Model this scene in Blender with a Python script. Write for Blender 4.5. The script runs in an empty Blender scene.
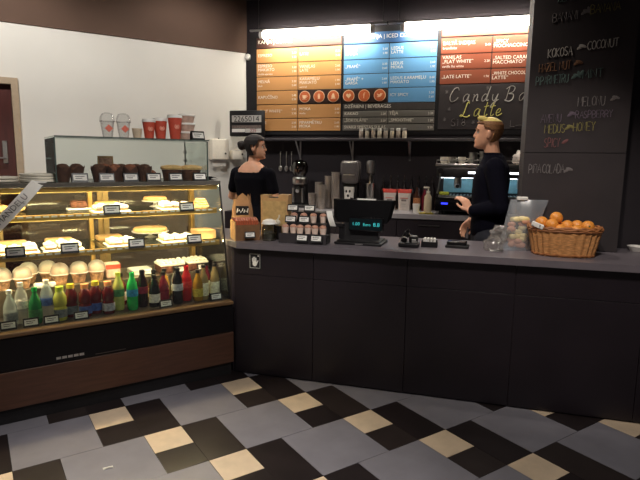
import bpy, bmesh, math, random
from math import sin, cos, pi, radians as R
from mathutils import Vector, Matrix
random.seed(7)
SC = bpy.context.scene; COL = SC.collection

# ------------------------------------------------------------------ frames
class Frame:
    def __init__(s, ox, oy, deg): s.o = Vector((ox, oy, 0)); s.ang = R(deg); s.m = Matrix.Rotation(s.ang, 3, 'Z')
    def pt(s, x, y, z=0): return s.o + s.m @ Vector((x, y, z))
W = Frame(0, 0, 0)
Q = Frame(-.538, 3.46, -15.7)          # the bar counter: x along it, y to the staff side
K = Frame(-.5802, 2.8219, 33.479)      # display case, tiles and left wall: x along, y away

# ------------------------------------------------------------------ materials
def lin(c): return tuple(((v/255)/12.92 if v/255 <= .04045 else ((v/255+.055)/1.055)**2.4) for v in c)
MATS = {}
def mat(name, rgb, rough=.5, metal=0, var=.12, scale=30, emit=0, ecol=None, bump=0, coat=0, stretch=None, trans=0, spec=.5, sheen=0):
    m = bpy.data.materials.new(name); m.use_nodes = True
    nt = m.node_tree; b = nt.nodes['Principled BSDF']; c = lin(rgb)
    b.inputs['Roughness'].default_value = rough; b.inputs['Metallic'].default_value = metal
    b.inputs['Specular IOR Level'].default_value = spec
    if coat: b.inputs['Coat Weight'].default_value = coat; b.inputs['Coat Roughness'].default_value = .08
    if trans: b.inputs['Transmission Weight'].default_value = trans
    if sheen: b.inputs['Sheen Weight'].default_value = sheen
    tc = nt.nodes.new('ShaderNodeTexCoord'); mp = nt.nodes.new('ShaderNodeMapping')
    nt.links.new(tc.outputs['Object'], mp.inputs[0])
    if stretch: mp.inputs['Scale'].default_value = stretch
    n = nt.nodes.new('ShaderNodeTexNoise'); n.inputs['Scale'].default_value = scale; n.inputs['Detail'].default_value = 4
    nt.links.new(mp.outputs[0], n.inputs['Vector'])
    rp = nt.nodes.new('ShaderNodeValToRGB'); e = rp.color_ramp.elements
    e[0].position = .3; e[1].position = .7
    e[0].color = tuple(v*(1-var) for v in c)+(1,); e[1].color = tuple(min(1, v*(1+var)) for v in c)+(1,)
    nt.links.new(n.outputs[0], rp.inputs[0]); nt.links.new(rp.outputs[0], b.inputs['Base Color'])
    if emit:
        b.inputs['Emission Color'].default_value = lin(ecol or rgb)+(1,); b.inputs['Emission Strength'].default_value = emit
    if bump:
        bp = nt.nodes.new('ShaderNodeBump'); bp.inputs['Strength'].default_value = bump; bp.inputs['Distance'].default_value = .01
        nt.links.new(n.outputs[0], bp.inputs['Height']); nt.links.new(bp.outputs[0], b.inputs['Normal'])
    MATS[name] = m; return m
def glass(name, rgb=(235, 245, 240), refl=.08, tint=.95, rough=.03, fk=.45):
    m = bpy.data.materials.new(name); m.use_nodes = True; nt = m.node_tree
    nt.nodes.remove(nt.nodes['Principled BSDF']); out = nt.nodes['Material Output']
    t = nt.nodes.new('ShaderNodeBsdfTransparent'); t.inputs[0].default_value = tuple(v*tint for v in lin(rgb))+(1,)
    g = nt.nodes.new('ShaderNodeBsdfGlossy'); g.inputs['Roughness'].default_value = rough
    f = nt.nodes.new('ShaderNodeLayerWeight'); f.inputs[0].default_value = .25
    mu = nt.nodes.new('ShaderNodeMath'); mu.operation = 'MULTIPLY_ADD'; mu.inputs[1].default_value = fk; mu.inputs[2].default_value = refl*.4
    nt.links.new(f.outputs['Fresnel'], mu.inputs[0])
    mx = nt.nodes.new('ShaderNodeMixShader')
    nt.links.new(mu.outputs[0], mx.inputs[0]); nt.links.new(t.outputs[0], mx.inputs[1]); nt.links.new(g.outputs[0], mx.inputs[2])
    nt.links.new(mx.outputs[0], out.inputs[0]); MATS[name] = m; return m

# ------------------------------------------------------------------ mesh builder
class MB:
    def __init__(s): s.v = []; s.f = []; s.mi = []; s.ms = []; s.cur = 0; s.X = Matrix.Identity(4)
    def m(s, mt):
        if mt not in s.ms: s.ms.append(mt)
        s.cur = s.ms.index(mt); return s
    def at(s, loc=(0, 0, 0), rx=0, ry=0, rz=0, sc=(1, 1, 1)):
        s.X = Matrix.Translation(loc) @ Matrix.Rotation(rz, 4, 'Z') @ Matrix.Rotation(ry, 4, 'Y') @ Matrix.Rotation(rx, 4, 'X') @ Matrix.Diagonal((*sc, 1)); return s
    def add(s, vs, fs):
        o = len(s.v); s.v += [tuple(s.X @ Vector(p)) for p in vs]
        for f in fs: s.f.append([i+o for i in f]); s.mi.append(s.cur)
        return s
    def box(s, x0, x1, y0, y1, z0, z1, bv=0, seg=1):
        if bv:
            bm = bmesh.new(); bmesh.ops.create_cube(bm, size=1)
            for v in bm.verts: v.co = Vector(((x0+x1)/2+v.co.x*(x1-x0), (y0+y1)/2+v.co.y*(y1-y0), (z0+z1)/2+v.co.z*(z1-z0)))
            bv = min(bv, .49*min(x1-x0, y1-y0, z1-z0))
            bmesh.ops.bevel(bm, geom=bm.edges[:], offset=bv, segments=seg, affect='EDGES', profile=.5)
            bm.verts.index_update(); s.add([v.co.copy() for v in bm.verts], [[v.index for v in f.verts] for f in bm.faces]); bm.free(); return s
        c = [(x, y, z) for z in (z0, z1) for y in (y0, y1) for x in (x0, x1)]
        return s.add(c, [(0, 2, 3, 1), (4, 5, 7, 6), (0, 1, 5, 4), (2, 6, 7, 3), (0, 4, 6, 2), (1, 3, 7, 5)])
    def lathe(s, prof, c=(0, 0, 0), seg=20, sx=1, sy=1, wob=None):
        vs = []; fs = []; n = len(prof)
        for i in range(seg):
            a = 2*pi*i/seg
            for j, (r, z) in enumerate(prof):
                k = wob(a, j) if wob else 1
                vs.append((c[0]+r*k*sx*cos(a), c[1]+r*k*sy*sin(a), c[2]+z))
        for i in range(seg):
            k = (i+1) % seg
            for j in range(n-1): fs.append((i*n+j, k*n+j, k*n+j+1, i*n+j+1))
        if prof[0][0] > 1e-6: fs.append([i*n for i in range(seg)][::-1])
        if prof[-1][0] > 1e-6: fs.append([i*n+n-1 for i in range(seg)])
        return s.add(vs, fs)
    def prism(s, pts, z0, z1):
        n = len(pts); vs = [(x, y, z0) for x, y in pts]+[(x, y, z1) for x, y in pts]
        fs = [list(range(n))[::-1], list(range(n, 2*n))]+[(i, (i+1) % n, n+(i+1) % n, n+i) for i in range(n)]
        return s.add(vs, fs)
    def prof(s, pts, x0, x1):             # outline in y,z swept along x
        n = len(pts); vs = [(x0, y, z) for y, z in pts]+[(x1, y, z) for y, z in pts]
        fs = [list(range(n)), list(range(n, 2*n))[::-1]]+[(i, n+i, n+(i+1) % n, (i+1) % n) for i in range(n)]
        return s.add(vs, fs)
    def tube(s, pts, r, seg=8, closed=False):
        pts = [Vector(p) for p in pts]; n = len(pts); vs = []; fs = []
        rr = r if isinstance(r, (list, tuple)) else [r]*n
        up = Vector((0, 0, 1)); prev = None
        for i, p in enumerate(pts):
            d = (pts[min(i+1, n-1)]-pts[max(i-1, 0)])
            if closed: d = pts[(i+1) % n]-pts[i-1]
            if d.length < 1e-9: d = Vector((0, 0, 1))
            d.normalize()
            if prev is None: x = d.orthogonal().normalized()
            else:
                x = prev-d*prev.dot(d)
                x = x.normalized() if x.length > 1e-6 else d.orthogonal().normalized()
            prev = x; y = d.cross(x)
            for k in range(seg):
                a = 2*pi*k/seg; vs.append(p+rr[i]*(cos(a)*x+sin(a)*y))
        m = n if closed else n-1
        for i in range(m):
            j = (i+1) % n
            for k in range(seg): fs.append((i*seg+k, i*seg+(k+1) % seg, j*seg+(k+1) % seg, j*seg+k))
        if not closed: fs.append(list(range(seg))[::-1]); fs.append([(n-1)*seg+k for k in range(seg)])
        return s.add(vs, fs)
    def ball(s, c, r, seg=14, rings=8, sc=(1, 1, 1)):
        pr = [(max(0, r*sin(pi*j/rings)), -r*cos(pi*j/rings)) for j in range(rings+1)]
        pr[0] = (0, -r); pr[-1] = (0, r)
        vs = []; fs = []; n = rings+1
        for i in range(seg):
            a = 2*pi*i/seg
            for q, z in pr: vs.append((c[0]+q*cos(a)*sc[0], c[1]+q*sin(a)*sc[1], c[2]+z*sc[2]))
        for i in range(seg):
            k = (i+1) % seg
            for j in range(rings): fs.append((i*n+j, k*n+j, k*n+j+1, i*n+j+1))
        return s.add(vs, fs)
    def grid(s, fn, nu, nv):
        vs = [fn(i/nu, j/nv) for i in range(nu+1) for j in range(nv+1)]
        return s.add(vs, [(i*(nv+1)+j, (i+1)*(nv+1)+j, (i+1)*(nv+1)+j+1, i*(nv+1)+j+1) for i in range(nu) for j in range(nv)])
    def text(s, txt, size, x, z, y=0, align='LEFT', shear=0, fit=None, ex=.0008):    # upright on a wall that faces -y
        cu = bpy.data.curves.new('t', 'FONT'); cu.body = txt; cu.size = size; cu.align_x = align; cu.shear = shear; cu.extrude = ex; cu.resolution_u = 2
        ob = bpy.data.objects.new('t', cu); me = bpy.data.meshes.new_from_object(ob)
        xs = [v.co.x for v in me.vertices] or [0]
        k = 1
        if fit and max(xs)-min(xs) > fit: k = fit/(max(xs)-min(xs))
        s.add([(x+v.co.x*k, y-v.co.z, z+v.co.y) for v in me.vertices], [list(p.vertices) for p in me.polygons])
        bpy.data.objects.remove(ob); bpy.data.meshes.remove(me); bpy.data.curves.remove(cu); return s
    def mesh(s, name, sharp=35):
        me = bpy.data.meshes.new(name); me.from_pydata(s.v, [], s.f)
        for m in s.ms: me.materials.append(m)
        me.polygons.foreach_set('material_index', s.mi); me.polygons.foreach_set('use_smooth', [True]*len(s.f))
        bm = bmesh.new(); bm.from_mesh(me); bmesh.ops.remove_doubles(bm, verts=bm.verts, dist=1e-6); bmesh.ops.recalc_face_normals(bm, faces=bm.faces); bm.to_mesh(me); bm.free()
        me.set_sharp_from_angle(angle=R(sharp)); me.update(); return me
    def build(s, name, parent=None, F=None, loc=(0, 0, 0), rz=0, label=None, cat=None, group=None, kind=None, sharp=35):
        o = bpy.data.objects.new(name, s.mesh(name, sharp)); COL.objects.link(o)
        if parent: o.parent = parent; o.location = loc; o.rotation_euler = (0, 0, rz)
        else:
            F = F or W; o.location = F.pt(*loc); o.rotation_euler = (0, 0, F.ang+rz)
        return tag(o, label, cat, group, kind)
def tag(o, label=None, cat=None, group=None, kind=None):
    if label: o['label'] = label
    if cat: o['category'] = cat
    if group: o['group'] = group
    if kind: o['kind'] = kind
    return o
def thing(name, label, cat, F, loc, rz=0, group=None):
    o = bpy.data.objects.new(name, None); COL.objects.link(o); o.empty_display_size = .05
    o.location = F.pt(*loc); o.rotation_euler = (0, 0, F.ang+rz); return tag(o, label, cat, group)
def copy_tree(o, parent=None):
    c = o.copy(); COL.objects.link(c)
    if parent: c.parent = parent
    for ch in list(o.children): copy_tree(ch, c)
    return c
def dup(o, F, loc, rz=0, label=None, group=None):
    c = copy_tree(o); c.location = F.pt(*loc); c.rotation_euler = (0, 0, F.ang+rz); return tag(c, label, None, group)
def swap(o, part, mt):            # give one part of a copied thing another material
    for ch in o.children:
        if ch.name.split('.')[0] == part:
            ch.data = ch.data.copy(); ch.data.materials.clear(); ch.data.materials.append(mt)

# palette
blk = mat('black_plastic', (22, 20, 22), .4, var=.2)
blkm = mat('black_matt', (24, 21, 24), .7, var=.2)
blkg = mat('black_gloss', (14, 13, 15), .15, var=.1)
blkp = mat('black_case_panel', (16, 13, 17), .45, var=.1, spec=.25)
lam = mat('black_laminate', (31, 24, 30), .42, var=.15, scale=4)
wallblk = mat('black_paint', (34, 27, 33), .75, var=.12, scale=3)
chalkb = mat('chalkboard', (48, 41, 43), .8, var=.15, scale=5)
topm = mat('grey_worktop', (106, 99, 105), .35, var=.08, scale=12)
steel = mat('brushed_steel', (190, 188, 185), .28, 1, var=.1, scale=60, stretch=(1, 1, 12))
dsteel = mat('dark_steel', (95, 92, 92), .35, 1, var=.1)
white = mat('white_plastic', (232, 228, 222), .45, var=.03)
paper = mat('white_paper', (235, 232, 226), .8, var=.04)
cream = mat('cream_ceramic', (236, 228, 212), .25, var=.04)
gold = mat('gold_anodised', (196, 160, 96), .35, .6, var=.08)
trim = mat('oak_trim', (114, 86, 56), .45, var=.15, scale=10, stretch=(1, 8, 8))
brownw = mat('brown_veneer', (88, 57, 43), .45, var=.18, scale=6, stretch=(1, 6, 10))
kraft = mat('kraft_paper', (186, 146, 98), .8, var=.12, scale=25, bump=.1)
kraftb = mat('bag_kraft', (150, 112, 78), .85, var=.12, scale=25, bump=.1)
kraftd = mat('dark_kraft', (120, 84, 54), .8, var=.15)
choc = mat('chocolate_crumb', (98, 60, 44), .8, var=.45, scale=60, bump=.5)
pastry = mat('golden_pastry', (222, 178, 122), .7, var=.25, scale=40, bump=.4)
icing = mat('white_icing', (245, 240, 230), .5, var=.04, scale=20, bump=.2)
skin = mat('skin', (232, 174, 142), .5, var=.06, scale=20)
navy = mat('navy_cloth', (12, 12, 23), .95, var=.2, scale=80, spec=.1)
blkcloth = mat('black_cloth', (16, 15, 22), .95, var=.2, scale=80, spec=.1)
denim = mat('dark_trousers', (30, 32, 42), .85, var=.2, scale=80)
hairb = mat('dark_hair', (26, 17, 16), .75, var=.3, scale=120, stretch=(1, 1, .2))
hairs = mat('brown_hair', (140, 98, 62), .7, var=.3, scale=120)
hairy = mat('lit_blond_hair', (246, 216, 128), .6, var=.25, scale=120, stretch=(1, 1, .3))  # blond, lightened further for the tube light falling on the quiff
red = mat('red_paper', (198, 80, 60), .5, var=.1)
pane = glass('clear_glass', (248, 252, 250), .06, .99)
pane2 = glass('shelf_glass', (240, 248, 244), .10, .98)
plas = glass('clear_plastic', (250, 250, 250), .10, .995, .10, .25)
def hazy(name, rgb, k, rough=.3):
    m = glass(name, (250, 250, 250), .2, .98, rough); nt = m.node_tree; out = nt.nodes['Material Output']; prev = out.inputs[0].links[0].from_socket
    d = nt.nodes.new('ShaderNodeBsdfDiffuse'); d.inputs[0].default_value = lin(rgb)+(1,)
    tr = nt.nodes.new('ShaderNodeBsdfTranslucent'); tr.inputs[0].default_value = lin(rgb)+(1,)
    ad = nt.nodes.new('ShaderNodeMixShader'); ad.inputs[0].default_value = .4; nt.links.new(d.outputs[0], ad.inputs[1]); nt.links.new(tr.outputs[0], ad.inputs[2])
    mx = nt.nodes.new('ShaderNodeMixShader'); mx.inputs[0].default_value = k
    nt.links.new(prev, mx.inputs[1]); nt.links.new(ad.outputs[0], mx.inputs[2]); nt.links.new(mx.outputs[0], out.inputs[0]); return m
haze = hazy('hazy_plastic', (214, 222, 232), .22); domeh = hazy('milky_dome', (252, 246, 238), .24)
led = mat('led_diffuser', (255, 236, 200), .5, emit=72, ecol=(255, 226, 178))
tubem = mat('fluorescent_diffuser', (255, 250, 240), .5, emit=60, ecol=(255, 246, 228))
# ================================================================== the setting
CEIL = 3.15
wallw = mat('white_wall_paint', (222, 219, 212), .85, var=.03, scale=2)
bandm = mat('brown_wall_paint', (92, 70, 58), .85, var=.06, scale=3)
ceilm = mat('dark_ceiling_paint', (62, 54, 50), .9, var=.08, scale=3)
tg = mat('grey_floor_tile', (134, 131, 140), .33, var=.1, scale=6)
tb = mat('beige_floor_tile', (222, 199, 172), .38, var=.1, scale=9)
tk = mat('black_floor_tile', (40, 33, 34), .3, var=.2, scale=7)
tk2 = mat('brown_black_floor_tile', (50, 42, 41), .3, var=.2, scale=7)
grout = mat('floor_grout', (40, 36, 36), .9)
f = MB(); U = .20034; g = .0013
f.m(grout).box(-6, 9, -8, 7, -.06, -.002)
for r in range(-17, 19):
    for n in range(-13, 13):
        s = (r-2) % 4 + 4*n
        def tile(mt, u0, u1, w0, w1):
            f.m(mt).box(u0*U+g, u1*U-g, -(w1*U-g), -(w0*U+g), -.004, 0)
        y = 2*r
        tile(tb, s, s+1, y, y+1); tile(tk2 if (n+r) % 2 else tk, s, s+1, y+1, y+2); tile(tk if (n*3+r) % 3 else tk2, s+1, s+2, y, y+2); tile(tg, s+2, s+4, y, y+2)
f.build('floor', F=K, kind='structure')
# left wall runs along the case; its upper band is brown
LV = 2.89
w = MB(); w.m(wallw).box(-.645, 1.6, LV, LV+.12, 0, 2.6).box(-6, -1.62, LV, LV+.12, 0, 2.6).box(-1.62, -.645, LV, LV+.12, 2.13, 2.6)
w.build('wall_left', F=K, kind='structure')
w = MB(); w.m(bandm).box(-6, 1.6, LV-.012, LV+.12, 2.6, CEIL); w.build('trim_1', F=K, kind='structure')
# back wall of the bar
w = MB(); w.m(wallblk).box(-1.04, 4.6, 2.47, 2.6, 0, CEIL); w.build('wall_back', F=Q, kind='structure')
w = MB(); w.m(ceilm).box(-6, 9, -8, 7, CEIL, CEIL+.1); w.build('ceiling', F=K, kind='structure')
# pillar faced with chalkboard panels
p = MB(); p.m(chalkb).box(1.765, 2.33, .36, .66, .915, 1.505).box(1.765, 2.33, .36, .66, 1.509, CEIL).m(blkm).box(1.77, 2.325, .365, .655, .91, CEIL-.01)
p.build('pillar', F=Q, kind='structure')
w = MB(); w.m(wallblk).box(2.332, 4.6, .585, .70, 0, CEIL); w.build('wall_right', F=Q, kind='structure')
w = MB(); w.m(wallblk).box(4.6, 4.7, -.2, 2.6, 0, CEIL); w.build('wall_side', F=Q, kind='structure')
# door in the left wall
d = MB(); frm = mat('beige_door_frame', (176, 156, 132), .5, var=.06)
d.m(frm).box(-.70, -.645, LV-.03, LV+.1, 0, 2.13).box(-1.62, -1.565, LV-.03, LV+.1, 0, 2.13).box(-1.565, -.70, LV-.03, LV+.1, 2.075, 2.13)
do = d.build('door_1', F=K, kind='structure')
dm = mat('dark_red_door', (78, 34, 30), .45, var=.2, scale=5, stretch=(8, 8, 1))
d = MB(); d.m(dm).box(-1.563, -.702, LV+.02, LV+.07, .01, 2.073); d.build('door_leaf', do)
d = MB(); d.m(steel).box(-.80, -.76, LV+.01, LV+.02, 1.38, 1.58, .004).tube([(-.78, LV+.012, 1.43), (-.78, LV-.035, 1.43), (-.88, LV-.035, 1.43)], .008); d.build('door_handle', do)

# ================================================================== counter
c = MB(); c.m(mat('seam_laminate', (58, 50, 56), .5))
L0 = lambda y: -.010-(y+.038)*1.159
c.prism([(L0(.006)+.006, .006), (3.55, .006), (3.55, .54), (L0(.54)+.006, .54)], 0, .868)
co = thing('bar_counter', 'long black bar counter with flat dark front panels', 'counter', Q, (0, 0, 0))
c.build('body', co)
xs = [-.030, .520, 1.113, 1.733, 2.40, 3.0, 3.55]
for i in range(len(xs)-1):
    for z0, z1, b0 in ((.012, .690, 0), (.693, .866, 0)):
        q = MB(); q.m(lam).box(xs[i]+.0015, xs[i+1]-.0015, -.012, .005, z0, z1, .001); q.build('front_panel', co)
wt = MB(); wt.m(topm)
pts = [(L0(-.055), -.055), (3.6, -.055), (3.6, .56), (L0(.56), .56)]
wt.prism(pts, .87, .91); wt.build('worktop', F=Q, label='long grey worktop slab over the black bar counter', cat='worktop')
# sticker with a hand
hs = thing('hand_sign', 'small square black sign with white hand, on counter front', 'sign', Q, (.122, -.0125, .775))
q = MB(); q.m(blk).box(-.04, .04, -.003, 0, -.04, .062); q.m(paper).box(-.036, .036, -.004, -.003, .056, .058).box(-.036, .036, -.004, -.003, -.036, -.034).box(-.036, -.034, -.004, -.003, -.036, .058).box(.034, .036, -.004, -.003, -.036, .058); q.build('plate', hs)
q = MB(); q.m(paper)
for k, (x, l) in enumerate(((-.013, .026), (-.005, .033), (.003, .034), (.011, .028))): q.tube([(x-.002, -.004, .005), (x-.004, -.004, .005+l)], .0033, 6)
q.tube([(.012, -.004, -.005), (.023, -.004, .016)], .0035, 6); q.at((-.001, -.004, -.006)).ball((0, 0, 0), .016, 12, 6, (1, .15, 1.15)); q.at(); q.ball((.024, -.004, .046), .006, 8, 4, (1, .2, 1)); q.build('hand_symbol', hs)

# back counter
bc = thing('back_counter', 'dark back bar counter under the coffee machines', 'counter', Q, (0, 1.82, 0))
q = MB(); q.m(lam).box(-1.0, 4.5, .03, .64, 0, .905)
q.build('body', bc)
for i in range(8):
    q = MB(); q.m(lam).box(-.4+i*.6+.003, .2+i*.6-.003, .012, .03, .1, .895, .002); dd = q.build('cabinet_door', bc)
    q = MB(); q.m(dsteel).box(-.4+i*.6+.2, -.4+i*.6+.4, .002, .012, .84, .852, .003); q.build('handle', dd)
q = MB(); q.m(mat('pale_worktop', (150, 146, 150), .3, var=.05)).prism([(-.42, 0), (4.5, 0), (4.5, .645), (-1.0, .645)], .907, .95); q.build('back_worktop', F=Q, loc=(0, 1.82, 0), label='pale edged worktop of the back bar below the shelf', cat='worktop')

# ================================================================== menu board
BY = 2.448
mb = thing('menu_board', 'wide wall menu board of tan, blue, grey and rust panels', 'menu board', Q, (0, BY, 0))
q = MB(); q.m(blkm).box(-.95, 2.10, 0, .02, 1.715, 2.80); q.build('backing', mb)
tan = mat('tan_menu_panel', (200, 145, 88), .5, var=.03, scale=3)
blue = mat('blue_menu_panel', (98, 156, 204), .5, var=.03, scale=3)
bhead = mat('blue_menu_header', (58, 98, 146), .5, var=.03, scale=3)
greyp = mat('grey_menu_panel', (108, 104, 98), .5, var=.03, scale=3)
rust = mat('rust_menu_panel', (132, 66, 42), .5, var=.03, scale=3)
dbr = mat('dark_brown_strip', (52, 28, 22), .5, var=.05)
ink = mat('white_print', (244, 236, 222), .6, var=.02)
hd = mat('dark_header_strip', (70, 40, 30), .5, var=.05)
rows = [2.632, 2.480, 2.335, 2.187, 2.039, 1.889, 1.752]
def panel(mt, x0, x1, z0, z1, lines=(), price=2, size=.034, tx=.02):
    q = MB(); q.m(mt).box(x0+.004, x1-.004, -.012, 0, z0+.004, z1-.004, .002); po = q.build('menu_panel', mb)
    if not lines: return po
    q = MB(); q.m(ink); n = len(lines); z = (z0+z1)/2+(n*size*1.12)/2-size*.85
    for i, (t, k) in enumerate(lines): q.text(t, size*k*1.28, x0+tx, z-i*size*1.15, -.0125, fit=(x1-x0)-tx-.1)
    if price: q2 = MB(); q2.m(ink)
    for i in range(price):
        zz = (z0+z1)/2+(.5*(price-1)-i)*.042-.01
        q2.text(('1.90', '2.40', '2.20', '2.60')[(i+n+int(x0*10)) % 4], .03, x1-.016, zz, -.0125, 'RIGHT')
    q.build('lettering', po)
    if price: q2.build('prices', po)
    return po
T = lambda *a: [(t, 1) for t in a]
X = [-.877, -.397, .086]
panel(hd, X[0], X[2], 2.636, 2.752, [('KAFIJA | COFFEE', 1.25)], 0)
L = [T('ESPRESO'), T('ESPRESO', 'MAKIATO')+[('double espresso', .6)], T('MELNĀ')+[('black', .6)], T('KAPUČĪNO'), T('„FLAT WHITE”'), T('LATE')+[('latte', .6)]]
for i, l in enumerate(L): panel(tan, X[0], X[1], rows[i+1], rows[i], l)
L = [T('LATE'), T('VANIĻAS', 'LATE'), T('KARAMEĻU', 'MAKIATO')+[('caramel', .6)], None, T('MOKA')+[('mocha', .6)], T('PIPARMĒTRU', 'MOKA')]
for i, l in enumerate(L):
    if l: panel(tan, X[1], X[2], rows[i+1], rows[i], l)
X = [.106, .585, 1.068]
panel(bhead, X[0], X[2], 2.636, 2.752, [('AUKSTĀ KAFIJA | ICED COFFEE', 1.25)], 0)
for i, l in enumerate([T('LEDUS', 'KAFIJA'), T('„FRAPĒ”'), T('„FRAPĒ” +', 'GARŠA')]): panel(blue, X[0], X[1], rows[i+1], rows[i], l)
for i, l in enumerate([T('LEDUS', 'LATTE'), T('LEDUS', 'MOKA'), T('LEDUS KARAMEĻU', 'MAKIATO'), T('ICY SPICY')]): panel(blue, X[1], X[2], rows[i+1], rows[i], l)
panel(mat('dark_grey_header', (66, 60, 58), .5), X[0], X[2], 1.962, 2.037, [('DZĒRIENI | BEVERAGES', 1.1)], 0)
panel(greyp, X[0], X[1], 1.893, 1.962, T('KAKAO'), 1); panel(greyp, X[1], X[2], 1.893, 1.962, T('TĒJA'), 1)
panel(greyp, X[0], X[1], 1.824, 1.891, T('„ŠOKOLĀTE”'), 1); panel(greyp, X[1], X[2], 1.824, 1.891, T('„SMOOTHIE”'), 1)
panel(greyp, X[0], X[2], 1.752, 1.822, T('SVAIGI SPIESTAS SULAS'), 1)
# six round icons on a dark strip
panel(dbr, -.397, .086, rows[4], rows[3]); panel(dbr, .106, .585, rows[4], rows[3])
orange = mat('orange_icon_disc', (206, 104, 56), .5, var=.04); cr = mat('icon_cream', (246, 214, 176), .5, var=.03)
for i, ax in enumerate((-.315, -.155, .002, .170, .335, .500)):
    q = MB(); zc = 2.115
    q.m(cr).at((ax, -.0125, zc), rx=pi/2).lathe([(.062, 0), (.062, .004), (0, .004)], seg=28); q.m(orange).lathe([(.056, .004), (.056, .006), (0, .006)], seg=28); q.at()
    q.m(cr); y = -.0185; b = lambda x0, x1, z0, z1: q.box(ax+x0, ax+x1, y-.0015, y+.001, zc+z0, zc+z1)
    if i == 0: q.at((ax, y, zc), rx=pi/2).prism([(-.026, .016), (.018, .016), (.014, -.012), (.006, -.02), (-.014, -.02), (-.022, -.012)], -.001, .002).at(); q.tube([(ax+.018, y, zc+.012), (ax+.03, y, zc+.006), (ax+.016, y, zc-.008)], .003, 5); b(-.028, .022, -.028, -.024)
    if i == 1: b(-.012, .012, -.026, .012); b(-.016, .016, .014, .019); b(-.005, .005, .019, .03)
    if i == 2: b(-.024, .024, -.024, -.016); b(-.018, .018, -.014, .008); q.at((ax, y, zc+.016)).ball((0, 0, 0), .013, 10, 6, (1, .15, 1)).at()
    if i == 3: q.at((ax, y, zc), rx=pi/2).prism([(0, -.026), (-.028, .004), (-.022, .02), (-.008, .022), (0, .012), (.008, .022), (.022, .02), (.028, .004)], -.001, .002).at()
    if i == 4: q.text('f', .085, ax-.012, zc-.028, y)
    if i == 5: q.at((ax, y, zc), rx=pi/2).prism([(-.03, -.016), (-.012, -.02), (.012, -.012), (.022, .006), (.032, .016), (.018, .018), (.008, .022), (0, .008), (-.016, .01), (-.028, .02), (-.024, .002), (-.014, -.008)], -.001, .002).at()
    q.build('icon', mb)
X = [1.100, 1.589, 2.075]
rr = [2.655, 2.497, 2.347, 2.206]
panel(rust, X[0], X[2], 2.660, 2.752)
for i, l in enumerate([T('BALTĀ INDIJAS')+[('brandželas', .7)], T('VANIĻAS', '„FLAT WHITE”')+[('vanilla flat white', .7)], T('„LATE LATTE”')]): panel(rust, X[0], X[1], rr[i+1], rr[i], l, 1, .036)
for i, l in enumerate([T('„SPICY', 'MOCHACCINO”'), T('„SALTED CARAMEL', 'MACCHIATO”'), T('„WHITE CHOCOLATE', 'LATTE”')]): panel(rust, X[1], X[2], rr[i+1], rr[i], l, 0, .036, .012)
q = MB(); q.m(chalkb).box(1.104, 2.071, -.012, 0, 1.765, 2.200, .002); cb = q.build('chalkboard_panel', mb)

# stroke lettering for chalk
G = {'A': [[(0, 0), (.4, 1), (.8, 0)], [(.15, .38), (.65, .38)]], 'B': [[(0, 0), (0, 1), (.5, .95), (.6, .75), (.45, .55), (0, .52)], [(.45, .53), (.68, .3), (.5, .04), (0, 0)]],
 'C': [[(.7, .85), (.45, 1), (.15, .85), (0, .5), (.15, .12), (.45, 0), (.7, .15)]], 'D': [[(0, 0), (0, 1), (.4, .95), (.7, .6), (.65, .25), (.4, .03), (0, 0)]],
 'E': [[(.6, 1), (0, 1), (0, 0), (.6, 0)], [(0, .5), (.5, .5)]], 'G': [[(.7, .85), (.4, 1), (.1, .8), (0, .45), (.2, .05), (.6, .05), (.7, .45), (.4, .45)]],
 'H': [[(0, 0), (0, 1)], [(.65, 0), (.65, 1)], [(0, .5), (.65, .5)]], 'I': [[(.1, 0), (.1, 1)]], 'K': [[(0, 0), (0, 1)], [(.6, 1), (0, .45), (.65, 0)]], 'L': [[(0, 1), (0, 0), (.55, 0)]],
 'M': [[(0, 0), (.05, 1), (.42, .3), (.78, 1), (.85, 0)]], 'N': [[(0, 0), (0, 1), (.65, 0), (.65, 1)]], 'O': [[(.35, 1), (.08, .8), (0, .5), (.1, .15), (.35, 0), (.6, .15), (.7, .5), (.62, .82), (.35, 1)]],
 'P': [[(0, 0), (0, 1), (.5, .93), (.6, .7), (.45, .5), (0, .46)]], 'R': [[(0, 0), (0, 1), (.5, .93), (.58, .72), (.42, .52), (0, .48)], [(.3, .5), (.65, 0)]],
 'S': [[(.6, .88), (.35, 1), (.08, .85), (.1, .62), (.5, .42), (.6, .2), (.35, 0), (.02, .12)]], 'T': [[(0, 1), (.7, 1)], [(.35, 1), (.35, 0)]], 'U': [[(0, 1), (.03, .25), (.3, 0), (.6, .2), (.65, 1)]],
 'V': [[(0, 1), (.35, 0), (.7, 1)]], 'Y': [[(0, 1), (.33, .5), (.66, 1)], [(.33, .5), (.33, 0)]], 'Z': [[(0, 1), (.65, 1), (0, 0), (.65, 0)]], '8': [[(.3, .52), (.08, .72), (.3, 1), (.55, .75), (.3, .52), (.02, .28), (.3, 0), (.6, .28), (.3, .52)]], '1': [[(.05, .8), (.25, 1), (.25, 0)]], 'Ñ': [[(0, 0), (0, .85), (.65, 0), (.65, .85)], [(.05, 1), (.25, 1.08), (.42, .98), (.62, 1.06)]], '*': [[(.1, .3), (.5, .7)], [(.1, .7), (.5, .3)], [(.3, .22), (.3, .78)], [(.05, .5), (.55, .5)]], '|': [[(.1, -.05), (.1, 1.05)]]}
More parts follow.
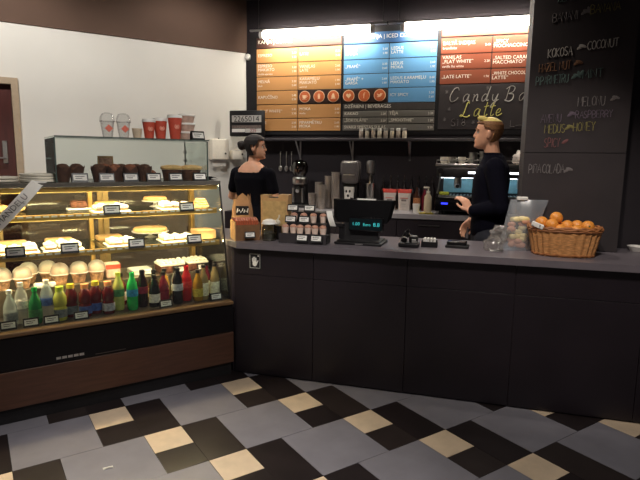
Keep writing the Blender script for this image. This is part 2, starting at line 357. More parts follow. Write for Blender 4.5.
def smooth(pl, n=5):
    if len(pl) < 3: return pl
    out = []
    for i in range(len(pl)-1):
        p0 = pl[max(i-1, 0)]; p1 = pl[i]; p2 = pl[i+1]; p3 = pl[min(i+2, len(pl)-1)]
        for k in range(n):
            t = k/n
            out.append(tuple(.5*((2*p1[d])+(-p0[d]+p2[d])*t+(2*p0[d]-5*p1[d]+4*p2[d]-p3[d])*t*t+(-p0[d]+3*p1[d]-3*p2[d]+p3[d])*t**3) for d in (0, 1)))
    return out+[pl[-1]]
def stroke(q, pl, x, z, sx, sz, y, r, slope=0, shear=0): q.tube([(x+px*sx+pz*shear*sz, y, z+pz*sz+px*sx*slope) for px, pz in pl], r, 4)
def chalk(q, txt, x, z, h, width, y, r=.0022, slope=0):
    adv = [(.3 if ch in ' I|' else .95 if ch == 'M' else .82) for ch in txt]; k = width/sum(adv)
    cx = 0
    for ch, a_ in zip(txt, adv):
        for pl in G.get(ch, []):
            j = random.uniform(-.04, .04)
            stroke(q, smooth(pl, 4) if ch in 'COGSU8BDPRJ' else pl, x+cx*k, z+cx*k*slope+j*h, k, h, y, r, slope)
        cx += a_
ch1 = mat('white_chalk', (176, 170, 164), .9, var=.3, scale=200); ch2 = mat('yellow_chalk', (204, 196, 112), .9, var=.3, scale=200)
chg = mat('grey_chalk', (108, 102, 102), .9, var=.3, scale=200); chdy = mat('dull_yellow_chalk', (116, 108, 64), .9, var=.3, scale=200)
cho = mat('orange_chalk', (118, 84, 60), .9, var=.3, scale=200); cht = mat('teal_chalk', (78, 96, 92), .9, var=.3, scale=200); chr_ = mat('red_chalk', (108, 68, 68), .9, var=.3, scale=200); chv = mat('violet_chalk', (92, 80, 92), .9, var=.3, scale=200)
# cursive: Candy Bar / Latte
CUR = {'C': [[(.75, .8), (.6, 1), (.3, .95), (.08, .6), (.05, .25), (.3, 0), (.65, .12), (.8, .3)]], 'a': [[(.5, .45), (.3, .55), (.08, .35), (.12, .05), (.35, .08), (.52, .5), (.5, .1), (.65, .05)]],
 'n': [[(0, .5), (.1, .45), (.08, 0), (.12, .3), (.32, .52), (.42, .35), (.4, .08), (.55, .08)]], 'd': [[(.45, .45), (.25, .52), (.05, .3), (.12, .02), (.35, .12), (.5, .6), (.6, 1.05), (.5, .4), (.5, .05), (.65, .1)]],
 'y': [[(0, .5), (.05, .15), (.25, .05), (.42, .45)], [(.45, .52), (.38, 0), (.22, -.42), (.02, -.4), (.2, -.12), (.6, .12)]], 'B': [[(.1, 0), (.2, 1)], [(-.05, .85), (.3, 1.05), (.65, .95), (.6, .65), (.25, .52), (.65, .45), (.68, .12), (.4, -.02), (0, .08)]], 'r': [[(0, .45), (.1, .5), (.08, 0), (.12, .35), (.35, .5)]],
 'L': [[(.62, .90), (.56, 1.02), (.42, .92), (.36, .60), (.30, .22), (.16, .0), (.02, .04), (.10, .12), (.34, .0), (.62, -.06), (.88, .06)]], 't': [[(.2, 1), (.15, .2), (.25, .03), (.42, .15)], [(0, .68), (.42, .74)]], 'e': [[(.05, .22), (.3, .3), (.36, .48), (.2, .52), (.05, .3), (.15, .05), (.4, .1), (.55, .2)]]}
def cursive(mt, txt, x, z, h, pitch, r, adv):
    q = MB(); q.m(mt); cx = x
    for ch, a_ in zip(txt, adv):
        for pl in CUR[ch]: stroke(q, smooth(pl, 6), cx, z, h*.78, h, -.0135, r, .03, .18)
        cx += a_
    return q.build('chalk_writing', cb)
cursive(ch1, 'CandyBar', 1.20, 2.035, .135, 1, .0042, (.13, .095, .085, .10, .12, .125, .10, .06))
cursive(ch2, 'Latte', 1.315, 1.89, .138, 1, .0048, (.125, .09, .06, .06, .06))
q = MB(); q.m(chg); chalk(q, 'S18', 1.235, 1.80, .07, .15, -.0135, .003)
for x, z in ((1.16, 2.10), (1.19, 1.93), (1.15, 1.83), (1.33, 2.0), (1.55, 2.13), (1.96, 1.97), (2.0, 2.1), (1.43, 1.8)): chalk(q, '*', x, z, .07, .05, -.0135, .0028)
chalk(q, 'L', 1.80, 1.79, .06, .06, -.0135, .003); q.tube([(1.85, -.0135, 1.80), (1.88, -.0135, 1.805), (1.98, -.0135, 1.80)], .003, 4)
q.build('chalk_writing', cb)
# chalk on the pillar and right wall
def pa(x, y): return 1.774+(x-524-(180-y)*.055)/187, 1.338+(180-y)*.00592
pc = bpy.data.objects['pillar']
def pt_(mt, txt, x, y, h, wpx, sl=.1, r=.0022):
    q = MB(); q.m(mt); a_, z_ = pa(x, y); chalk(q, txt, a_, z_, h*.0059, wpx/187, .3585, r*1.3, sl); return q
def leaf(q, x, y, n=2):
    a_, z_ = pa(x, y)
    for k in range(n): q.at((a_+k*.012, .3585, z_+k*.006), ry=-.6+k*.9).ball((0, 0, 0), .022, 8, 5, (1, .06, .42))
    q.at(); return q
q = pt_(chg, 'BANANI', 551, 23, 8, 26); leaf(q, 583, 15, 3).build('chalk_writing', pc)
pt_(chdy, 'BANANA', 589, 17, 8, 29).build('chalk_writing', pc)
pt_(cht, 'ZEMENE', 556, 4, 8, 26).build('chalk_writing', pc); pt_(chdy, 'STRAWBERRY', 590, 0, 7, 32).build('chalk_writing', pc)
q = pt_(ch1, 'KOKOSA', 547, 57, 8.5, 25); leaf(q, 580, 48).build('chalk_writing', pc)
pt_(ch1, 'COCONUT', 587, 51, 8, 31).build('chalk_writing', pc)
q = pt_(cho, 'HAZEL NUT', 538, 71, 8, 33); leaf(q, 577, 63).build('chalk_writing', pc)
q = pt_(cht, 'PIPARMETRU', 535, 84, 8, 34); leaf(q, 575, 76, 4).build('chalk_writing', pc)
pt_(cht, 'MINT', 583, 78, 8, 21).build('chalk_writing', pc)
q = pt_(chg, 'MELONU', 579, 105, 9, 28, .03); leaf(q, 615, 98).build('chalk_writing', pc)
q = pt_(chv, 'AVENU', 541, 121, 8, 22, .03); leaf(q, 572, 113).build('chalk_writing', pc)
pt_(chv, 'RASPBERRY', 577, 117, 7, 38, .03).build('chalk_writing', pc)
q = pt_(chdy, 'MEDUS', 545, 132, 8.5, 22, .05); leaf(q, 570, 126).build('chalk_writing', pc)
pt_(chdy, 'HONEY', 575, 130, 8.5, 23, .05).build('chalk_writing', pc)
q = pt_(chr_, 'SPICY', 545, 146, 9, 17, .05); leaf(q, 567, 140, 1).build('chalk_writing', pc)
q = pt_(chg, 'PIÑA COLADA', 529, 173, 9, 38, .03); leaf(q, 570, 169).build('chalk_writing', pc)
q = MB(); q.m(chg); chalk(q, 'H', 2.46, 1.60, .07, .05, .583, .003); q.build('chalk_writing', bpy.data.objects['wall_right'])

# ================================================================== fluorescent lights
def tubelight(x0, x1, l0, l1, label):
    t = thing('fluorescent_light', label, 'light', Q, (0, 2.30, 2.742), group='fluorescent tubes over the menu board')
    q = MB(); q.m(steel).box(x0, x1, -.018, .018, .042, .060, .004).m(dsteel).box(l0, l1, -.048, .048, .038, .043); q.build('rail', t)  # wide dark plate is a hood added to block upward light
    q = MB(); q.m(tubem).tube([(l0, 0, 0), (l1, 0, 0)], .036, 14); q.build('tube', t)
    for x in (l0, l1):
        q = MB(); q.m(white).tube([(x-.02, 0, 0), (x+.02, 0, 0)], .038, 14); q.build('end_cap', t)
    for x in (x0+.1, x1-.04):
        q = MB(); q.m(dsteel).tube([(x, 0, .060), (x, 0, CEIL-2.742)], .004, 6).tube([(x, 0, CEIL-2.742-.05), (x, 0, CEIL-2.742)], .014, 8); q.build('cable', t)
tubelight(-.89, .575, -.755, .43, 'left fluorescent tube hung above the tan and blue panels')
tubelight(.59, 2.25, .735, 2.1, 'right fluorescent tube hung above the rust panels')
q = MB(); q.m(white).lathe([(.035, 0), (.035, .015), (.025, .03), (0, .034)], seg=16); o = q.build('sensor', F=Q, loc=(-.985, 2.469, 2.557), label='small round white sensor beside top left menu corner', cat='sensor'); o.rotation_euler = (pi/2, 0, Q.ang)
# ================================================================== display case
U0, U1 = -1.62, .338
dc = thing('display_case', 'long glass bakery display case with gold shelf rails and brown lower panel', 'display case', K, (0, 0, 0))
q = MB(); q.m(blkm).box(U0, U1-.01, .52, 1.2, 0, .085); q.build('plinth', dc)
q = MB(); q.m(blk).box(U0, U1, .515, 1.25, .085, .497); q.build('body', dc)
q = MB(); q.m(brownw).box(U0, U1, .498, .514, .088, .298, .002); q.build('lower_panel', dc)
q = MB(); q.m(blkp).box(U0, U1, .500, .514, .302, .484, .002); up = q.build('upper_panel', dc)
q = MB(); q.m(steel)
for i in range(5): q.box(-.735+i*.030, -.735+i*.030+.024, .4975, .5005, .322, .336)
q.build('maker_plate', up)
q = MB(); q.m(dsteel).box(-.53, -.36, .4985, .5005, .312, .316); q.build('nameplate_line', up)
q = MB(); q.m(trim).box(U0, U1, .488, .545, .490, .513, .004); q.build('front_ledge', dc)
q = MB(); q.m(mat('dark_tray', (46, 38, 32), .4)).box(U0, U1-.004, .548, 1.22, .498, .512); q.build('bottle_deck', dc)
q = MB(); q.m(mat('step_steel', (120, 108, 92), .35, .7)).box(U0, .32, .84, 1.2, .513, .665, .003); q.build('step', dc)
# leaning front glass and end glass
def lean(z): return .555+(z-.515)*.135/.76
q = MB(); q.m(pane).prof([(lean(.515), .515), (lean(1.272), 1.272), (lean(1.272)+.006, 1.272), (lean(.515)+.006, .515)], U0, U1-.008); q.build('front_glass', dc)
q = MB(); q.m(pane); q.prof([(.557, .515), (.692, 1.272), (1.21, 1.272), (1.21, .515)], U1-.007, U1-.001); q.build('end_glass', dc)
q = MB(); q.m(blk).tube([(U1-.002, .553, .515), (U1-.002, .690, 1.272)], .007, 8); q.build('corner_trim', dc)
gg = mat('back_glass_frame', (150, 128, 84), .4, .5)
for k, (x0, x1) in enumerate(((U0, -.95), (-.95, -.31), (-.31, .33))):
    q = MB(); q.m(gg); y = 1.20+.012*(k % 2)
    q.box(x0, x0+.035, y, y+.012, .515, 1.27).box(x1-.035, x1, y, y+.012, .515, 1.27).box(x0+.035, x1-.035, y, y+.012, .515, .55).box(x0+.035, x1-.035, y, y+.012, 1.235, 1.27)
    d_ = q.build('sliding_door', dc); q = MB(); q.m(MATS.get('tinted_door') or glass('tinted_door', (214, 202, 184), .1, .84)).box(x0+.035, x1-.035, y+.004, y+.008, .55, 1.235); q.build('door_glass', d_)
for x in (-1.10, -.40, .31):
    q = MB(); q.m(gold).box(x-.014, x+.014, 1.145, 1.185, .515, 1.272, .003); q.build('post', dc)
def shelf(z, y0, y1, name):
    q = MB(); q.m(pane2).box(U0, U1-.03, y0+.004, y1, z-.008, z); s_ = q.build(name, dc)
    q = MB(); q.m(gold).box(U0, U1-.03, y0-.01, y0+.004, z-.030, z+.004, .002); q.build('price_rail', s_)
    q = MB(); q.m(paper)
    n = 44
    for i in range(n):
        x = U0+.03+i*(U1-U0-.08)/n
        q.box(x, x+.030, y0-.0115, y0-.009, z-.010, z-.001)
    q.build('price_slots', s_)
    q = MB(); q.m(led).box(U0, U1-.03, y0+.03, y0+.046, z-.020, z-.009); q.build('light_or_glint_strip', s_)
    q = MB(); q.m(gold)
    for x in (-1.10, -.40, .31): q.box(x-.006, x+.006, y0+.06, 1.15, z-.026, z-.0085)
    q.build('shelf_bracket', s_)
shelf(1.115, .685, 1.10, 'shelf'); shelf(.905, .648, 1.12, 'shelf')
dkg = mat('grey_glass_top', (92, 88, 82), .25, var=.08)
q = MB(); q.m(dkg).box(U0, U1, .675, 1.26, 1.273, 1.300, .003); tp = q.build('top_deck', dc)
q = MB(); q.m(gold).box(U0, U1-.02, .69, .715, 1.243, 1.272, .002); q.build('top_rail', tp)
q = MB(); q.m(led).box(U0, U1-.03, .725, .748, 1.256, 1.2725); q.build('light_or_glint_strip', tp)
# glass guard on the deck
GV = .735; g0, g1 = -.645, .268
gu = thing('glass_guard', 'clear glass guard box standing on top of the display case', 'glass guard', K, (0, 0, 1.30))
edge = mat('glass_edge', (70, 84, 80), .2)
q = MB(); q.m(pane).box(g0, g1, GV, GV+.006, 0, .256); a_ = q.build('front_pane', gu)
q = MB(); q.m(edge).box(g0, g1, GV-.001, GV+.007, .256, .2595); q.build('pane_edge', a_)
for x in (g0-.006, g1):
    q = MB(); q.m(glass('smoky_pane', (170, 185, 185), .2, .8) if x < g0 else pane).box(x, x+.006, GV, 1.16, 0, .256); a_ = q.build('side_pane', gu)
    q = MB(); q.m(edge).box(x-.001, x+.007, GV-.004, GV, 0, .258); q.build('pane_edge', a_)
q = MB(); q.m(pane).box(g0-.006, g1+.006, GV-.03, 1.18, .260, .267); a_ = q.build('top_pane', gu)
q = MB(); q.m(edge).box(g0-.006, g1+.006, GV-.034, GV-.030, .260, .267); q.build('pane_edge', a_)
for x in (.25,):
    q = MB(); q.m(steel)
    for z in (.06, .12, .18): q.box(x-.010, x+.010, 1.10, 1.12, z, z+.018, .002)
    q.tube([(x, 1.11, 0), (x, 1.11, .26)], .005, 8); q.build('glass_clamp', gu)

# ---- price tags
def mk_tag(name='price_tag'):
    t = thing(name, 'x', 'price tag', K, (0, 0, 0))
    q = MB(); q.m(blk).prof([(-.006, 0), (.010, .058), (.016, .058), (.024, 0)], -.048, .048); q.build('holder', t)
    q = MB(); q.m(paper).prof([(-.0045, .0125), (.0055, .0485), (.0065, .0485), (-.0035, .0125)], -.040, .040); c_ = q.build('card', t)
    q = MB(); q.m(blkm)
    for z, x0, x1 in ((.036, -.030, .026), (.024, -.028, .012)): k = (z-.0125)/.036; q.prof([(-.0050+k*.010, z), (-.0042+k*.010, z+.004), (-.0036+k*.010, z+.004), (-.0044+k*.010, z)], x0, x1)
    q.build('print', c_); return t
TAG = mk_tag(); used = [False]
def price(F, loc, label, group, rz=0, sc=1):
    if not used[0]: used[0] = True; o = TAG; o.location = F.pt(*loc); o.rotation_euler = (0, 0, F.ang+rz); tag(o, label, None, group)
    else: o = dup(TAG, F, loc, rz, label, group)
    o.scale = (sc,)*3; return o
gdeck = 'black framed price tags on the case top'
DT = [(-.527, 'black framed price tag before the two leftmost muffins, white card showing'), (-.378, 'price tag on the case top below the brown picture card'), (-.238, 'price tag on the case top, third from the left'),
      (-.098, 'price tag on the case top just left of the tan tarts'), (.043, 'price tag in front of the left tan tart'), (.204, 'price tag in front of the right tan tart')]
for x, l in DT: price(K, (x, .70, 1.30), l, gdeck, 0, .92)
for x, l in ((-.365, 'price tag on the upper shelf rail near the middle post'), (.099, 'price tag on the upper shelf rail at the right end')): price(K, (x, .668, 1.106), l, 'price tags on the upper shelf', 0, 1)
for x, l in ((-.888, 'leftmost price tag on the lower shelf, by the frame edge'), (-.614, 'price tag on the lower shelf, second from the left'), (-.238, 'price tag on the lower shelf, third from the left'), (.131, 'price tag on the lower shelf at the right end')): price(K, (x, .628, .898), l, 'price tags on the lower shelf', 0, 1)
for x, l in ((-.95, 'leftmost price tag at the foot of the bottles'), (-.841, 'price tag before the green glass bottle on the left'), (-.738, 'price tag before the first dark red juice bottle'), (-.582, 'price tag before the dark red juice bottles, right one'), (-.086, 'price tag below the silver labelled dark bottle'), (.251, 'rightmost price tag at the foot of the beer bottles')): price(K, (x, .572, .512), l, 'price tags in front of the bottles', 0, .82)
for x, l in ((.09, 'price tag on the left brown cake tray, above the bottles'), (.262, 'price tag on the right brown cake tray, above the bottles')): price(K, (x, .835, .668), l, 'price tags at the cake trays', 0, .8)

# ---- bottles
glc = glass('clear_bottle', (240, 246, 246), .3, .95, .06)
def bot(kind):
    t = thing('bottle', 'x', 'bottle', K, (0, 0, 0))
    if kind == 'glass': pr = [(.0, 0), (.030, 0), (.032, .01), (.032, .125), (.026, .155), (.014, .185), (.013, .222), (0, .222)]; lz = (.028, .115, .0325); cz = (.0145, .216, .232)
    elif kind == 'juice': pr = [(0, 0), (.033, 0), (.036, .012), (.036, .07), (.031, .08), (.036, .092), (.036, .135), (.022, .165), (.018, .172), (0, .172)]; lz = (.020, .066, .0365); cz = (.022, .170, .196)
    elif kind == 'soda': pr = [(0, 0), (.028, 0), (.033, .012), (.033, .085), (.030, .10), (.034, .13), (.030, .165), (.015, .205), (.013, .218), (0, .218)]; lz = (.088, .132, .0345); cz = (.0155, .212, .234)
    else: pr = [(0, 0), (.030, 0), (.034, .01), (.034, .11), (.028, .135), (.013, .17), (.013, .190), (0, .19)]; lz = (.03, .085, .0347); cz = (.015, .186, .206)
    q = MB(); q.m(glc).lathe(pr, seg=18); q.build('bottle_body', t)
    q = MB(); q.m(paper).lathe([(lz[2], lz[0]), (lz[2]+.0006, lz[0]), (lz[2]+.0006, lz[1]), (lz[2], lz[1])], seg=18); q.build('paper_label', t)
    q = MB(); q.m(white).lathe([(cz[0], cz[1]), (cz[0], cz[2]), (cz[0]*.8, cz[2]+.001), (0, cz[2]+.001)], seg=16); q.build('cap', t); return t
def liq(n, c, e=0): return mat(n, c, .12, var=.15, scale=20, coat=.5)
LQ = dict(clear=hazy('pale_water', (214, 226, 228), .30, .05), green=liq('green_bottle', (34, 118, 62)), bright=liq('bright_green_bottle', (36, 176, 84)), lime=liq('lime_drink', (178, 176, 76)), dred=liq('dark_red_juice', (96, 24, 26)), pale=liq('pale_green_drink', (176, 184, 96)),
          cola=liq('cola_drink', (38, 20, 20)), black=liq('black_bottle', (24, 24, 26)), maroon=liq('maroon_juice', (110, 34, 46)), redb=liq('red_drink', (178, 34, 40)), amber=liq('amber_drink', (164, 120, 40)), beer=liq('beer_glass', (150, 128, 84)))
def lab(n, c): return mat(n+'_label', c, .6, var=.35, scale=60)
LB = dict(white=lab('white', (216, 212, 204)), blue=lab('blue', (66, 92, 160)), teal=lab('teal', (40, 130, 170)), maroon=lab('maroon', (130, 30, 50)), silver=lab('silver', (170, 172, 180)), cream=lab('cream', (238, 224, 192)), red=lab('red', (190, 50, 50)), green=lab('green', (60, 120, 70)), grey=lab('grey', (120, 126, 130)), yellow=lab('yellow', (200, 180, 70)))
PROTO = {k: bot(k) for k in ('glass', 'juice', 'soda', 'small')}; first = dict.fromkeys(PROTO, True)
BT = [(-0.933, 'small', 'clear', 'grey', 'white', 'clear water bottle at the left frame edge with pale label'),
      (-0.875, 'soda', 'clear', 'white', 'white', 'clear water bottle beside the green glass bottle'),
      (-0.811, 'small', 'green', 'green', 'green', 'dark green glass bottle, second row start on the left'),
      (-0.745, 'soda', 'clear', 'blue', 'white', 'clear water bottle with a blue label, right of the green glass bottle'),
      (-0.683, 'juice', 'lime', 'grey', 'lime', 'yellow lime drink bottle left of the dark red juices'),
      (-0.619, 'juice', 'dred', 'grey', 'yellow', 'dark red juice bottle, leftmost of four, grey label'),
      (-0.549, 'juice', 'dred', 'blue', 'orange', 'dark red juice bottle with blue label and orange cap'),
      (-0.482, 'juice', 'dred', 'blue', 'yellow', 'dark red juice bottle with blue label and lime cap'),
      (-0.419, 'juice', 'dred', 'silver', 'orange', 'dark red juice bottle with silver label, rightmost of four'),
      (-0.349, 'soda', 'pale', 'green', 'lime', 'pale yellow green drink bottle beside the bright green bottle'),
      (-0.277, 'soda', 'bright', 'teal', 'green', 'bright green soda bottle with a blue green label'),
      (-0.204, 'soda', 'cola', 'maroon', 'black', 'dark cola bottle with a maroon label'),
      (-0.141, 'small', 'black', 'white', 'black', 'black bottle with white label between cola and maroon bottle'),
      (-0.070, 'small', 'maroon', 'maroon', 'black', 'maroon drink bottle left of the silver labelled bottle'),
      (0.009, 'soda', 'black', 'silver', 'black', 'dark bottle with a big silver label'),
      (0.083, 'soda', 'redb', 'red', 'red', 'bright red drink bottle with red label')]
CAPS = dict(white=white, green=LQ['bright'], lime=mat('lime_cap', (176, 190, 60), .4), yellow=mat('yellow_cap', (210, 190, 60), .4), orange=mat('orange_cap', (216, 140, 90), .4), black=blk, red=LQ['redb'])
BT += [(0.145, 'small', 'amber', 'yellow', 'black', 'amber yellow drink bottle right of the red bottle')]
def put_bottle(F, x, y, z, kind, l, lb, cp, label, group, rz=0):
    if first[kind]: first[kind] = False; o = PROTO[kind]; o.location = F.pt(x, y, z); o.rotation_euler = (0, 0, F.ang); tag(o, label, None, group)
    else: o = dup(PROTO[kind], F, (x, y, z), rz, label, group)
    swap(o, 'bottle_body', LQ[l]); swap(o, 'paper_label', LB[lb]); swap(o, 'cap', CAPS[cp]); return o
for i, b in enumerate(BT): put_bottle(K, b[0], .630+.043*(i % 2), .513, *b[1:], 'drink bottles on the bottom deck')
for i, x in enumerate((.236, .262, .287, .311)): put_bottle(K, (.190, .233, .268, .297)[i], (.640, .700, .640, .712)[i], .513, 'glass', 'beer' if i != 1 else 'maroon', 'cream', 'black', ('beige labelled glass bottle nearest the amber drink', 'reddish glass bottle with cream label, second from the right end group', 'beige labelled glass bottle, third in the right end group', 'rightmost glass bottle of the case with cream label')[i], 'glass bottles at the right end')
# second row behind: a few darker bottles on the deck
for i, (x, l, lb) in enumerate(((-.31, 'dred', 'white'), (-.24, 'cola', 'red'), (-.17, 'amber', 'yellow'), (-.10, 'black', 'white'), (-.03, 'amber', 'yellow'), (.05, 'clear', 'white'))):
    put_bottle(K, x, .785, .513, 'small', l, lb, 'black', ('dark red bottle behind the bright green soda', 'dark bottle with red label behind the cola', 'amber bottle with yellow label behind the black bottle', 'dark bottle behind the maroon drink bottle', 'amber bottle with yellow label behind the silver labelled bottle', 'clear bottle behind the red drink bottle')[i], 'bottles in the second row')
# domed cups
fruit = mat('mixed_salad', (206, 160, 120), .6, var=.6, scale=45, bump=.4)
def dome():
    t = thing('dessert_cup', 'x', 'cup', K, (0, 0, 0))
    q = MB(); q.m(plas).lathe([(.0, 0), (.036, 0), (.050, .062), (.052, .064), (.050, .064)], seg=20); q.build('cup', t)
    q = MB(); q.m(fruit).lathe([(0, .003), (.034, .003), (.047, .060), (.045, .078), (.03, .095), (0, .100)], seg=18); q.build('filling', t)
    q = MB(); q.m(domeh).lathe([(.053, .065), (.054, .085), (.047, .110), (.032, .127), (.015, .134), (0, .136)], seg=20).m(white).tube([(.053*cos(k*pi/12), .053*sin(k*pi/12), .066) for k in range(24)], .004, 6, True); q.build('dome_lid', t); return t
dmo = dome()
DM = [(-.953, .885, 'domed dessert cup cut by the left frame edge'), (-.848, .885, 'domed dessert cup behind the dark green glass bottle'), (-.807, 1.0, 'domed dessert cup in the back row, leftmost'), (-.697, 1.0, 'domed dessert cup in the back row above the lime drink'), (-.644, .885, 'domed dessert cup behind the first dark red juice'), (-.536, .885, 'domed dessert cup behind the middle red juices'), (-.43, .885, 'rightmost domed dessert cup behind the red juices')]
for i, (x, y, l) in enumerate(DM):
    o = dmo if i == 0 else copy_tree(dmo); o.location = K.pt(x, y, .6655); o.rotation_euler = (0, 0, i*.9); tag(o, l, None, 'domed dessert cups on the step')
# white pack lying over the bottles, small cups box
q = MB(); q.m(white).box(-.06, .06, -.025, .025, 0, .03, .01, 2); q.build('wrapped_sandwich', F=K, loc=(-.735, .845, .513+.1525), label='small white wrapped pack lying before the domed cups', cat='food pack')
q = MB(); q.m(mat('cup_pack', (226, 196, 180), .6, var=.2)).box(-.045, .045, -.035, .035, 0, .10, .006).m(red).box(-.046, .046, -.036, -.0345, .06, .09)
q.build('biscuit_box', F=K, loc=(-.327, .93, .6655), label='small pink and white box right of the domed cups', cat='box')
q = MB(); q.m(white).box(-.075, .075, -.07, .07, 0, .012, .005).box(-.07, .07, -.065, .065, .012, .035, .006); q.build('foam_tray', F=K, loc=(-.137, .97, .6655), label='flat white tray on the step behind the cola bottle', cat='tray')
# cake trays at right: brown base with white cream
def cake(x, y, z, wx, wy, label, F=K, base=choc, topping=icing):
    t = thing('cream_cake', label, 'cake', F, (x, y, z)); rnd = random.Random(int(x*1000)+9)
    q = MB(); q.m(base).box(-wx/2, wx/2, -wy/2, wy/2, 0, .055, .008, 2); q.build('sponge', t)
    q = MB(); q.m(topping).box(-wx/2-.002, wx/2+.002, -wy/2-.002, wy/2+.002, .050, .066, .007, 2)
    for i in range(int(wx/.028)):
        for j in range(int(wy/.035)):
            q.ball((-wx/2+.018+i*.028+rnd.uniform(-.006, .006), -wy/2+.02+j*.035, .068), .016+rnd.uniform(-.003, .004), 8, 5, (1, 1, .9))
    q.build('cream_topping', t)
cake(.055, .93, .6655, .17, .16, 'brown cake with white cream, left one above the bottles')
cake(.235, .93, .6655, .15, .16, 'brown cake with white cream, right one above the bottles')
q = MB(); q.m(white)
# plates with cream slices on the shelves (bright white in the lamps)
def slice_plate(x, y, z, n, label, group, wx=.17):
    t = thing('cake_plate', label, 'plate', K, (x, y, z))
    q = MB(); q.m(white).box(-wx/2-.01, wx/2+.01, -.075, .075, 0, .008, .004); q.build('plate', t)
    for i in range(n):
        w_ = wx/n; r_ = random.Random(i+int(x*100))
        q = MB(); x0 = -wx/2+i*w_; h = .036+r_.uniform(-.006, .01)
        q.m(pastry).box(x0+.003, x0+w_-.003, -.065, .06, .008, .018, .003).m(icing).box(x0+.003, x0+w_-.003, -.065, .06, .018, h, .006, 2)
        for k in range(5): q.ball((x0+w_/2, -.05+k*.024, h), .012+r_.uniform(0, .005), 8, 5, (1.1, 1, .7))
        q.build('cream_slice', F=K, loc=(x, y, z), label='cream slice on the %s, %s' % (label.replace('plate of cream slices on the ', 'plate '), (('left end', 'middle one', 'right end') if n == 3 else ('left one', 'right one'))[i]), cat='cake slice', group=group)
S1, S2 = 1.1155, .9055
slice_plate(-.348, .80, S1, 2, 'plate of cream slices on the upper shelf by the gold post', 'cream slices on the upper shelf', .20)
slice_plate(.063, .80, S1, 3, 'plate of cream slices on the upper shelf near the right end', 'cream slices on the upper shelf', .20)
slice_plate(-.88, .77, S2, 3, 'plate of cream slices on the lower shelf at the left frame edge', 'cream slices on the lower shelf', .22)
slice_plate(-.635, .77, S2, 3, 'plate of cream slices on the lower shelf left of the gold post', 'cream slices on the lower shelf', .20)
slice_plate(-.30, .77, S2, 2, 'plate of cream slices on the lower shelf in the middle', 'cream slices on the lower shelf', .17)
slice_plate(.06, .77, S2, 3, 'plate of cream slices on the lower shelf near the right end', 'cream slices on the lower shelf', .22)
# small things at the back of the shelves
def stand_cake(x, y, z, label, r=.075):
    t = thing('cake_stand', label.replace('ring cake', 'cake stand under the ring cake'), 'cake stand', K, (x, y, z))
    q = MB(); q.m(white).lathe([(0, 0), (.04, 0), (.012, .012), (.012, .030), (r, .036), (r+.004, .042), (0, .042)], seg=24); q.build('stand', t)
    q = MB(); q.m(pastry).lathe([(.018, .004), (.024, 0), (r-.012, 0), (r-.006, .012), (r-.016, .026), (.03, .026), (.02, .016)], seg=24); q.build('ring_cake', F=K, loc=(x, y, z+.0425), label=label, cat='cake')
stand_cake(-.01, 1.0, S1, 'ring cake on the upper shelf behind the right cream slices', .085)
stand_cake(-.05, 1.0, S2, 'ring cake on the lower shelf, seen behind the glass', .12)
q = MB(); q.m(mat('yellow_cake', (226, 190, 110), .7, var=.15, scale=40)).box(-.075, .075, -.04, .04, 0, .045, .012, 2); q.build('loaf_cake', F=K, loc=(-.33, 1.0, S1), label='yellow loaf cake on the upper shelf beside the gold post', cat='cake')
q = MB(); q.m(white).box(-.07, .07, -.04, .04, 0, .012, .004); q.build('small_plate', F=K, loc=(-.50, .98, S1), label='small white plate on the upper shelf left of the gold post', cat='plate')
q = MB(); q.m(choc).box(-.05, .05, -.03, .03, 0, .045, .012, 2); q.build('brownie', F=K, loc=(-.50, .98, S1+.0125), label='dark brownie on the small white plate left of the gold post', cat='cake')
for i in range(4):
    q = MB(); r_ = .058-.008*i; q.m(pastry).lathe([(0, 0), (r_, 0), (r_+.004, .007), (r_-.004, .014), (0, .015)], seg=16, wob=lambda a, j: 1+.05*cos(6*a))
    q.build('waffle_biscuit', F=K, loc=(.250, .83, S1+.0155*i), rz=i*.4, label='round biscuit in the pile at the right of the upper shelf, %s' % ('lowest', 'second from below', 'third from below', 'topmost')[i], cat='biscuit', group='biscuit pile')
q = MB(); q.m(kraft).box(-.065, .065, -.08, .08, 0, .06, .008, 2); q.build('brown_loaf', F=K, loc=(.255, .80, S2), label='tan bread loaf block at right end of the lower shelf', cat='bread')
for i, (x, l) in enumerate(((-.88, 'tan flat pastry at the left back of the lower shelf'), (-.62, 'tan flat pastry behind the left cream slices on the lower shelf'), (-.32, 'tan flat pastry beside the gold post on the lower shelf'))):
    q = MB(); q.m(kraft if i == 2 else pastry).box(-.08, .08, -.05, .05, 0, .03, .012, 2); q.build('flat_pastry', F=K, loc=(x, 1.02, S2), label=l, cat='pastry', group='flat pastries')
for i, (x, l) in enumerate(((-.93, 'croissant on the upper shelf at the left frame edge'), (-.85, 'croissant on the upper shelf, second from the left'))):
    q = MB(); q.m(pastry).tube([(.045*cos(a), .03*sin(a), .022) for a in [pi*k/8 for k in range(9)]], [.006, .014, .019, .022, .023, .022, .019, .014, .006], 10); q.build('croissant', F=K, loc=(x, .97, S1), label=l, cat='pastry', group='croissants')

